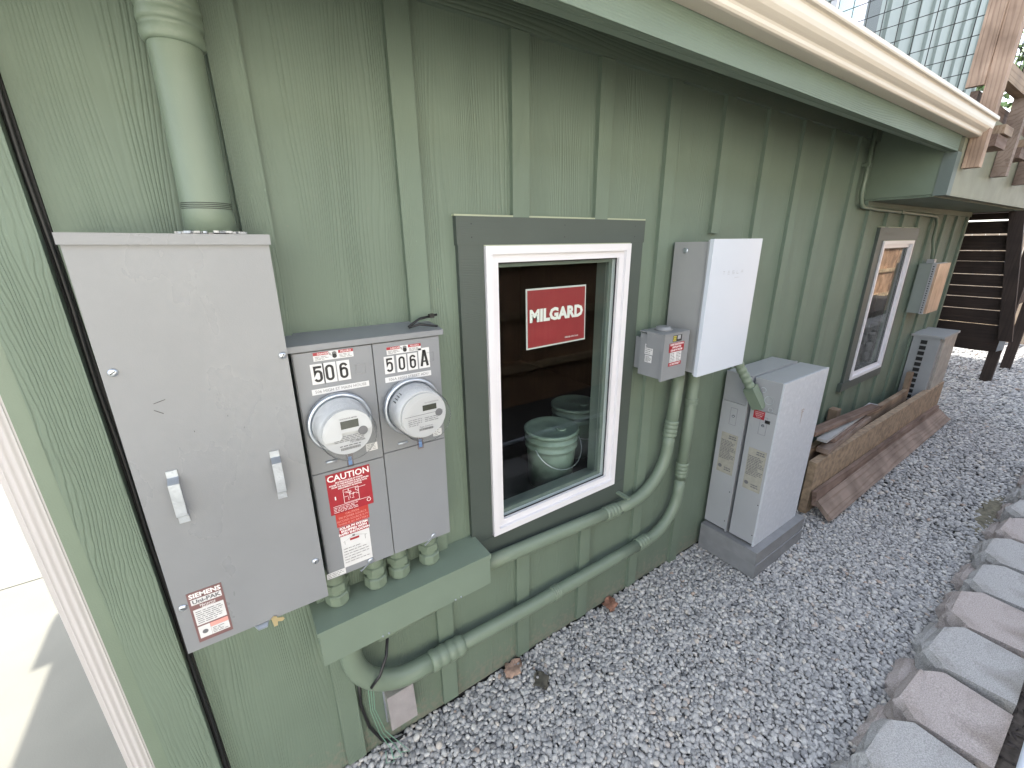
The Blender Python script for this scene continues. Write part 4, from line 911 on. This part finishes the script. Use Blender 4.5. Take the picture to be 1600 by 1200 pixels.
# green flexible fitting between gateway and battery
ff = thing('conduit_fitting', 'green painted conduit elbow fitting between white box and battery', 'pipe fitting', (2.5, -.2, .6))
A, B = Vector((2.455, -.135, .86)), Vector((2.545, -.215, .665))
pts = []; rr = []
for i in range(41):
    u = i/40; pts.append(A.lerp(B, u)); rr.append(.024*(1+.20*abs(math.sin(u*math.pi*6)))) 
MB().tube(pts, rr, 20).build('flexible_section', M_green, ff)
MB().tube([(2.385, -.06, 1.0), (2.40, -.07, .95), (2.43, -.11, .89), A], [.012, .018, .022, .024], 16).build('elbow', M_green, ff)
D = (Vector((2.597, -.262, .545))-B).normalized(); rot = Vector((0, 0, -1)).rotation_difference(D).to_matrix()
m = MB().box(-.03, .028, -.030, .030, -.15, .0); 
for v in m.b.verts: v.co = rot @ v.co + B + D*(-.012)
m.bevel(.006, 2).build('junction_body', M_green, ff)
m = MB().box(-.034, -.0305, -.033, .033, -.146, -.01)
for v in m.b.verts: v.co = rot @ v.co + B + D*(-.012)
m.bevel(.001, 1).build('cover_plate', M_green, ff)

# ------------------------------------------------------------------ lumber
def board(name, mat, P0, P1, w_, h, label, roll=0, cat='board', group='loose boards along the wall'):
    """board from P0 to P1 (centre line), w_ across, h high"""
    P0, P1 = Vector(P0), Vector(P1); L = (P1-P0).length; d = (P1-P0).normalized()
    m = MB(); n = 6
    m.box(0, L, -w_/2, w_/2, -h/2, h/2); m.bevel(.003, 1)
    o = m.build(name, mat); q = Vector((1, 0, 0)).rotation_difference(d); o.rotation_mode = 'QUATERNION'
    from mathutils import Quaternion
    o.rotation_quaternion = q @ Quaternion((1, 0, 0), roll); o.location = P0
    return tag(o, label, cat, group)
board('beam', M_osb, (3.60, -.275, -.375), (7.04, -.272, -.37), .055, .46, 'long tall tan engineered timber beam on edge, between the planks and the wall', cat='beam')
board('beam', M_wx, (3.70, -.165, -.36), (6.22, -.150, -.355), .045, .49, 'shorter tan beam on edge behind the long beam', cat='beam')
board('plank', M_wxr, (3.60, -.338, -.445), (6.95, -.325, -.475), .034, .12, 'dark reddish narrow plank leaning against the long beam', -.15, 'plank')
board('plank', M_wxg, (3.60, -.412, -.515), (7.02, -.382, -.535), .036, .165, 'wide weathered brown plank sloping nearest the gravel path', -.85, 'plank')
board('scrap_board', M_wxr, (3.72, -.175, .035), (5.0, -.215, -.018), .075, .036, 'brown offcut lying topmost on the beams', 0, 'offcut')
board('scrap_board', M_wgrey, (3.80, -.235, -.030), (5.18, -.155, -.058), .07, .022, 'grey composite offcut just under the topmost brown one', 0, 'offcut')
board('scrap_board', M_wxr, (3.95, -.25, -.062), (4.75, -.200, -.085), .06, .030, 'short reddish offcut in the middle of the small stack', 0, 'offcut')
board('scrap_board', M_wxg, (3.78, -.262, -.105), (4.85, -.205, -.095), .085, .040, 'brown offcut lowest in the small stack on the beams', 0, 'offcut')
board('wood_stake', M_wx, (4.52, -.06, GZ), (4.52, -.055, .02), .07, .09, 'short upright wooden stake behind the nearer end of the beams', 0, 'stake')
board('wood_stake', M_wx, (6.30, -.13, GZ), (6.33, -.12, .065), .045, .09, 'upright wooden stake beside the air conditioner', 0, 'stake')

# ------------------------------------------------------------------ second wall box, thin conduit, air conditioner
wb = thing('wall_box', 'grey wall box with front cover coloured tan like the fence it reflects, right of the far window', 'electrical box', (6.2, 0, .78))
slab('box', plain('wall_box_grey', (.22, .25, .235), .45, var=.05), wb, 5.99, 6.36, -.118, -.018, .765, 1.262, .003)
slab('front_frame', M_alu, wb, 5.985, 6.365, -.150, -.1185, .760, 1.267, .003)
slab('front_cover', grained('cover_fence_reflection', (.50, .36, .26), 'Z', .05, .0004, .35, c2=(.40, .27, .18)), wb, 6.0, 6.40, -.170, -.1505, .765, 1.262, .003)  # tan reflection of the sunlit fence put into the cover's colour
m = MB(); [m.cyl((5.9845, -.134, .78+i*.024), (5.982, -.134, .78+i*.024), .006, 8) for i in range(20)]; m.build('vent_hole_row', M_black, wb)
MB().box(6.15, 6.22, -.09, -.03, 1.262, 1.30).build('hub', M_alu, wb)
tc = thing('thin_conduit', 'thin green pipe running under the overhang to the grey wall box', 'pipe', (4.0, -.03, 1.75))
yc = -.034; pth = [(4.07, yc, 2.30), (4.07, yc, 1.88)]+[Vector((4.17, yc, 1.86))+Vector((-math.cos(R(a))*.10, 0, -math.sin(R(a))*.12)) for a in range(0, 91, 12)]+[(4.4, yc, 1.732), (5.9, yc, 1.715)]+[Vector((6.0, yc, 1.62))+Vector((math.sin(R(a))*.13, 0, math.cos(R(a))*.09)) for a in range(0, 91, 15)]+[(6.14, yc, 1.5), (6.17, -.05, 1.40), (6.18, -.06, 1.29)]
MB().tube(pth, .014, 12).build('pipe', M_green, tc)
for p in ((4.07, yc, 2.02), (5.0, yc, 1.724)): MB().box(p[0]-.02, p[0]+.02, yc-.018, 0, p[2]-.012, p[2]+.012).build('strap', M_green, tc)
ac = thing('air_conditioner', 'grey outdoor air conditioner unit with slotted side, at the wall end', 'air conditioner', (6.7, -.25, GZ))
M_ac = plain('ac_grey', (.30, .31, .315), .5, var=.04)
slab('case', M_ac, ac, 6.46, 7.06, -.262, -.03, GZ+.09, .455, .01)
slab('top', M_ac, ac, 6.445, 7.08, -.290, -.01, .4555, .48, .006)
m = MB()
for i in range(14):
    z = GZ+.16+i*.064; m.box(6.452, 6.459, -.160, -.105, z, z+.042)
m.build('side_slot', M_black, ac)
slab('front_grille', plain('ac_tan_panel', (.30, .28, .25), .5, var=.25, vscale=12), ac, 6.52, 7.03, -.283, -.263, GZ+.11, .45, .008)
for x in (6.52, 6.93): slab('foot', M_black, ac, x, x+.07, -.28, -.02, GZ-.01, GZ+.09)

# ------------------------------------------------------------------ stairs at the end
stc = thing('wood_stairs', 'dark wooden exterior stairs with slatted back beyond the house end', 'stairs', (8.1, 0, GZ))
zs = [1.80, 1.645, 1.46, 1.29, 1.135, .98, .82, .665, .51, .30]
tops = 1.78
edges = [1.795, 1.715, 1.55, 1.355, 1.225, 1.07, .925, .79, .64, .46, .12]
for i in range(10):
    za, zb = edges[i+1]+.0, edges[i]-(.020 if i in (1, 2) else .009 if i != 4 else .004)
    yr = -.255-.28*(1.8-zb)/1.5
    slab('riser_board', M_wy, stc, 8.0, 8.03, yr, 1.3, za, zb, .002)
slab('stringer', M_wdz, stc, 7.94, 7.999, .14, .22, GZ+.3, 1.78)
board_ = MB(); board_.prism([(7.93, -.235, 1.80), (7.93, -.50, .28), (7.93, -.62, .28), (7.93, -.36, 1.80)], (.065, 0, 0)); board_.build('stringer', M_wdz, stc)
MB().prism([(8.035, -.50, .42), (8.035, -.5, .12), (8.035, -.56, .16), (8.035, -.56, .42)], (.004, 0, 0)).build('metal_bracket', M_zinc, stc)
slab('landing', M_wy, stc, 7.56, 11.4, -.30, 3.0, 1.795, 1.83)
for k in range(0): slab('tread', M_wy, stc, 8.05+k*.26, 8.33+k*.26, -.6, 1.3, 1.75-k*.0, 1.79)
slab('post', M_wdz, stc, 9.55, 9.66, -.385, -.26, GZ-.02, 1.9, .003)
slab('post', M_wdz, stc, 10.75, 10.86, -.42, -.30, GZ-.02, 2.2, .003)
slab('brace', M_wdz, stc, 9.6, 12.2, -.36, -.30, .55, .75)
# ------------------------------------------------------------------ deck railing
dr = thing('deck_railing', 'weathered wood deck posts with black wire mesh above the gutter end', 'railing', (4.5, -.5, 2.0))
def post(x, y, zb, zt, wx=.085, wy=.085, mat=M_wz): return slab('post', mat, dr, x, x+wx, y-wy, y, zb, zt, .003)
post(4.40, -.467, 1.965, 4.4); post(5.25, -.467, 1.965, 3.2, mat=M_wxg); post(6.12, -.467, 1.955, 3.2, mat=M_wxg); post(7.0, -.467, 1.955, 3.2, mat=M_wxg)
slab('facing_board', M_wz, dr, 4.385, 4.425, -.465, -.375, 2.46, 4.4, .003)
slab('rim_board', M_wxr, dr, 4.43, 7.6, -.44, -.40, 2.335, 2.44, .003)
for x0, x1 in ((4.49, 5.245), (5.34, 6.115), (6.21, 6.99)):
    slab('bottom_rail', M_wx, dr, x0, x1, -.53, -.47, 2.50, 2.60, .003)
    slab('block', M_wx, dr, x0+.18, x1-.32, -.575, -.468, 2.19, 2.245, .003)
    slab('block', M_wxr, dr, x0+.12, x1-.32, -.56, -.468, 2.11, 2.185, .003)
wmm = MB(); r = .0028
for k in range(17):
    z = 2.45+k*.105; wmm.cyl((4.41, -.37, z), (4.41, 2.2, z), r, 5)
for k in range(25): y = -.33+k*.105; wmm.cyl((4.41+.005, y, 2.4), (4.41+.005, y, 4.2), r, 5)
wmm.build('wire_mesh', M_wire, dr)
wmm = MB()
for k in range(12): z = 2.62+k*.105; wmm.cyl((4.49, -.50, z), (7.5, -.50, z), r, 5)
for k in range(28): x = 4.52+k*.105; wmm.cyl((x, -.505, 2.6), (x, -.505, 3.9), r, 5)
wmm.build('wire_mesh', M_wire, dr)
slab('cross_rail', plain('orange_stain', (.33, .17, .08), .6, var=.15), dr, 4.39, 4.43, .45, 2.3, 3.62, 3.72, .003)

# ------------------------------------------------------------------ retaining wall blocks
def block_mesh(seed, lower=False):
    rn = random.Random(seed); L, D, H = .385, .29, .125 if lower else .15
    j = lambda a: a+rn.uniform(-.008, .008)
    # top outline, x along the path, y negative = back (away from the house)
    top = [(j(-L*.30), j(0)), (j(L*.30), j(0)), (L/2-.004, j(-.075)), (L/2-.022, -D), (-L/2+.022, -D), (-L/2+.004, j(-.075))]
    b = bmesh.new(); n = len(top); nz = 5
    rings = []
    for k in range(nz+1):
        z = -H*k/nz; ring = []
        # finer outline with rough broken front
        pts = []
        for i in range(n):
            a, c = Vector(top[i]), Vector(top[(i+1) % n]); m_ = 6
            for q in range(m_): pts.append((a.lerp(c, q/m_), i in (0, 1, 5)))
        for p, rough in pts:
            ex = (.024*min(1, k*.9)+rn.uniform(-.013, .012)) if rough and k else 0
            d = Vector((p.x*.5, 1 if rough else 0)); d = d.normalized() if rough else Vector((0, 0))
            ring.append(b.verts.new((p.x+d.x*ex*.6, p.y+d.y*ex, z+(rn.uniform(-.007, .002) if rough and not k else 0))))
        rings.append(ring)
    N_ = len(rings[0]); b.faces.new(rings[0]); b.faces.new(rings[-1][::-1])
    for k in range(nz):
        for i in range(N_): b.faces.new([rings[k][(i+1) % N_], rings[k][i], rings[k+1][i], rings[k+1][(i+1) % N_]])
    bmesh.ops.recalc_face_normals(b, faces=b.faces)
    me = bpy.data.meshes.new('wall_block'); b.to_mesh(me); b.free(); return me
bms = [block_mesh(s) for s in range(5)]; bml = [block_mesh(s+20) for s in range(4)]
shade = ['grey', 'pinkish', 'grey', 'pinkish', 'grey', 'grey', 'pinkish', 'grey', 'grey', 'pinkish']
ordn = ['first', 'second', 'third', 'fourth', 'fifth', 'sixth', 'seventh', 'eighth', 'ninth', 'tenth', 'eleventh', 'twelfth', 'thirteenth', 'fourteenth', 'fifteenth', 'sixteenth']
rb = random.Random(12)
for i in range(14):
    x = 1.87+i*.402; me = bms[i % 5].copy(); s = shade[i % 10]; me.materials.append(M_bg if s == 'grey' else M_bp)
    o = bpy.data.objects.new('wall_block', me); col.objects.link(o); o.location = (x, -1.252+rb.uniform(-.008, .008), -.402+rb.uniform(-.004, .004)); o.rotation_euler.z = rb.uniform(-.04, .04)
    lab_ = f'{s} concrete block in the top course, {ordn[i]} from the front of the photo'
    tag(o, lab_, 'retaining block', 'retaining wall blocks')
for i in range(14):
    x = 1.67+i*.402; me = bml[i % 4].copy(); me.materials.append(M_bp if i % 3 else M_bg)
    o = bpy.data.objects.new('wall_block', me); col.objects.link(o); o.location = (x, -1.205+rb.uniform(-.008, .008), -.545+rb.uniform(-.006, .004)); o.rotation_euler.z = rb.uniform(-.04, .04); o.scale.z = .9
    tag(o, f'{"pinkish" if i % 3 else "grey"} lower course block half in gravel, {ordn[i]} from the front', 'retaining block', 'retaining wall blocks')
# taller far stretch of the wall (seen mirrored in the far window)
for c in range(4):
    for i in range(16):
        me = (bms[(i+c) % 5]).copy(); me.materials.append(M_bg)
        o = bpy.data.objects.new('wall_block', me); col.objects.link(o); o.location = (7.55+i*.402+(c % 2)*.2, -1.21-.04*c, -.46+c*.151)
        tag(o, 'grey concrete block in the taller far stretch of the retaining wall', 'retaining block', 'far retaining wall blocks')
sm = MB().box(7.4, 14.2, -2.9, -1.62, -.458, .10); tag(sm.build('raised_bed', M_soil), kind='structure')
rl = MB().tube([(1.0, -1.60, -.27), (12, -1.60, -.27)], .020, 18); rl.box(1.0, 12, -1.66, -1.615, -.30, -.285)
o = rl.build('white_rail', M_rail); recenter(o, (2, -1.6, -.27)); tag(o, 'pale painted metal rail at the lower right edge behind the blocks', 'rail')
for x, y, s, c_, l in ((2.93, -1.60, .035, (.30, .02, .10), 'small magenta petal on soil behind the blocks'), (2.66, -1.585, .03, (.6, .58, .45), 'cream coloured fallen petal on soil behind the blocks')):
    m = MB().lathe((0, 0, 0), Z, [(0, .2*s), (.002, .5*s), (.006, .55*s), (.007, .2*s)], 10); o = m.build('petal', plain('petal', c_, .6)); o.location = (x, y, -.44); o.scale = (1, .6, 1); tag(o, l, 'petal')

# ------------------------------------------------------------------ fences
fn = thing('wood_fence', 'tall sunlit cedar plank fence facing the house, mirrored in the far window', 'fence', (6, -3.3, GZ))
FY = .55
fm2 = MB(); rf_ = random.Random(8)
x = 1.2
while x < 24:
    w_ = .145; h = 1.40+rf_.uniform(-.03, .03); fm2.box(x, x+w_-.006, -3.32+FY, -3.30+FY+rf_.uniform(-.002, .004), GZ+.1, h+.2); x += w_
fm2.build('planks', M_fence, fn)
for z in (.0, .65, 1.25): slab('fence_rail', M_fencex, fn, 1.2, 24, -3.29+FY, -3.25+FY, z, z+.09)
ff2 = thing('board_fence', 'pale board fence far off under the stairs', 'fence', (13.6, 0, GZ))
m = MB(); y = -1.15
while y < 6: m.box(13.6, 13.63+rf_.uniform(0, .004), y, y+.19, GZ+.0, 1.6); y += .2
m.build('planks', plain('pale_boards', (.46, .36, .26), .8, var=.12), ff2)
slab('fence_rail', M_fencex, ff2, 13.55, 13.6, -1.15, 6, GZ+.3, GZ+.4)

tag(MB().face([(-.4, -6.5, GZ+.002), (30, -6.5, GZ+.002), (30, -2.95, GZ+.002), (-.4, -2.95, GZ+.002)]).build('bounce_ground', plain('pale_bounce_ground', (.48, .46, .41), .9, var=.1)), kind='structure')  # pale ground added behind the fence to bounce light up the wall
nh = thing('bounce_wall', 'added cream wall beyond the cedar fence, bouncing warm light onto the siding', 'house', (6, -8, GZ))  # unseen block added to bounce warm sunlight onto the upper siding
m = MB(); m.box(-9, 8, -9.5, -6.5, GZ, 4.6); m.build('wall', plain('cream_bounce_wall', (.80, .77, .68), .9, bump=.5, bscale=40), nh)
m = MB(); m.prism([(-9.4, -9.9, 4.6), (-9.4, -6.1, 4.6), (-9.4, -8.2, 5.6)], (17.8, 0, 0)); m.build('roof', M_roof, nh)
def garden_tree(x, y, h, rx_, rz_, seed, label):
    t = thing('tree', label, 'tree', (x, y, GZ), 'trees beyond the cedar fence'); q = random.Random(seed)
    MB().tube([(x, y, GZ), (x+.1, y, h*.4), (x-.05, y+.05, h*.8)], [.12, .09, .05], 9).build('trunk', M_wdz, t)
    c = MB()
    for k in range(70):
        while True:
            v = Vector((q.uniform(-1, 1), q.uniform(-1, 1), q.uniform(-1, 1)))
            if v.length < 1: break
        cc = Vector((x+v.x*rx_, y+v.y*rx_*.55, h*.55+v.z*rz_))
        for i in range(60):
            p = cc+Vector((q.gauss(0, .22), q.gauss(0, .2), q.gauss(0, .2))); a = Vector((q.uniform(-1, 1), q.uniform(-1, 1), q.uniform(-1, 1))).normalized(); b_ = a.orthogonal().normalized()*.06; a = a*.11
            c.face([p-a, p+b_, p+a, p-b_])
    c.build('crown', M_leafg, t)
M_leafg = plain('garden_leaf', (.04, .065, .025), .6, var=.4, vscale=3)
garden_tree(6.4, -4.1, 3.9, 1.35, 1.7, 1, 'dark leafy tree beyond the fence, opposite the far window'); garden_tree(8.9, -4.3, 4.4, 1.5, 1.9, 2, 'broad dark tree beyond the fence, opposite the stairs'); garden_tree(11.6, -4.2, 4.1, 1.5, 1.8, 3, 'dark tree beyond the fence, farthest along the path')
# ------------------------------------------------------------------ tree beyond the deck
tr = thing('tree', 'leafy green tree glimpsed beyond the deck posts', 'tree', (17, 3.0, GZ))
MB().tube([(17, 3, GZ), (17.1, 3.1, 2.5), (16.9, 3.0, 5)], [.22, .16, .08], 10).build('trunk', M_wdz, tr)
rt = random.Random(3); cm = MB()
for k in range(60):
    c = Vector((17+rt.gauss(0, 1.3), 3+rt.gauss(0, 1.7), 5+rt.gauss(0, 1.2)))
    for q in range(55):
        p = c+Vector((rt.gauss(0, .33), rt.gauss(0, .33), rt.gauss(0, .28))); a = Vector((rt.uniform(-1, 1), rt.uniform(-1, 1), rt.uniform(-1, 1))).normalized(); b_ = a.orthogonal().normalized()*.06; a = a*.11
        cm.face([p-a, p+b_, p+a, p-b_])
cm.build('crown', plain('leaf_green', (.07, .12, .03), .6, var=.4, vscale=3), tr)
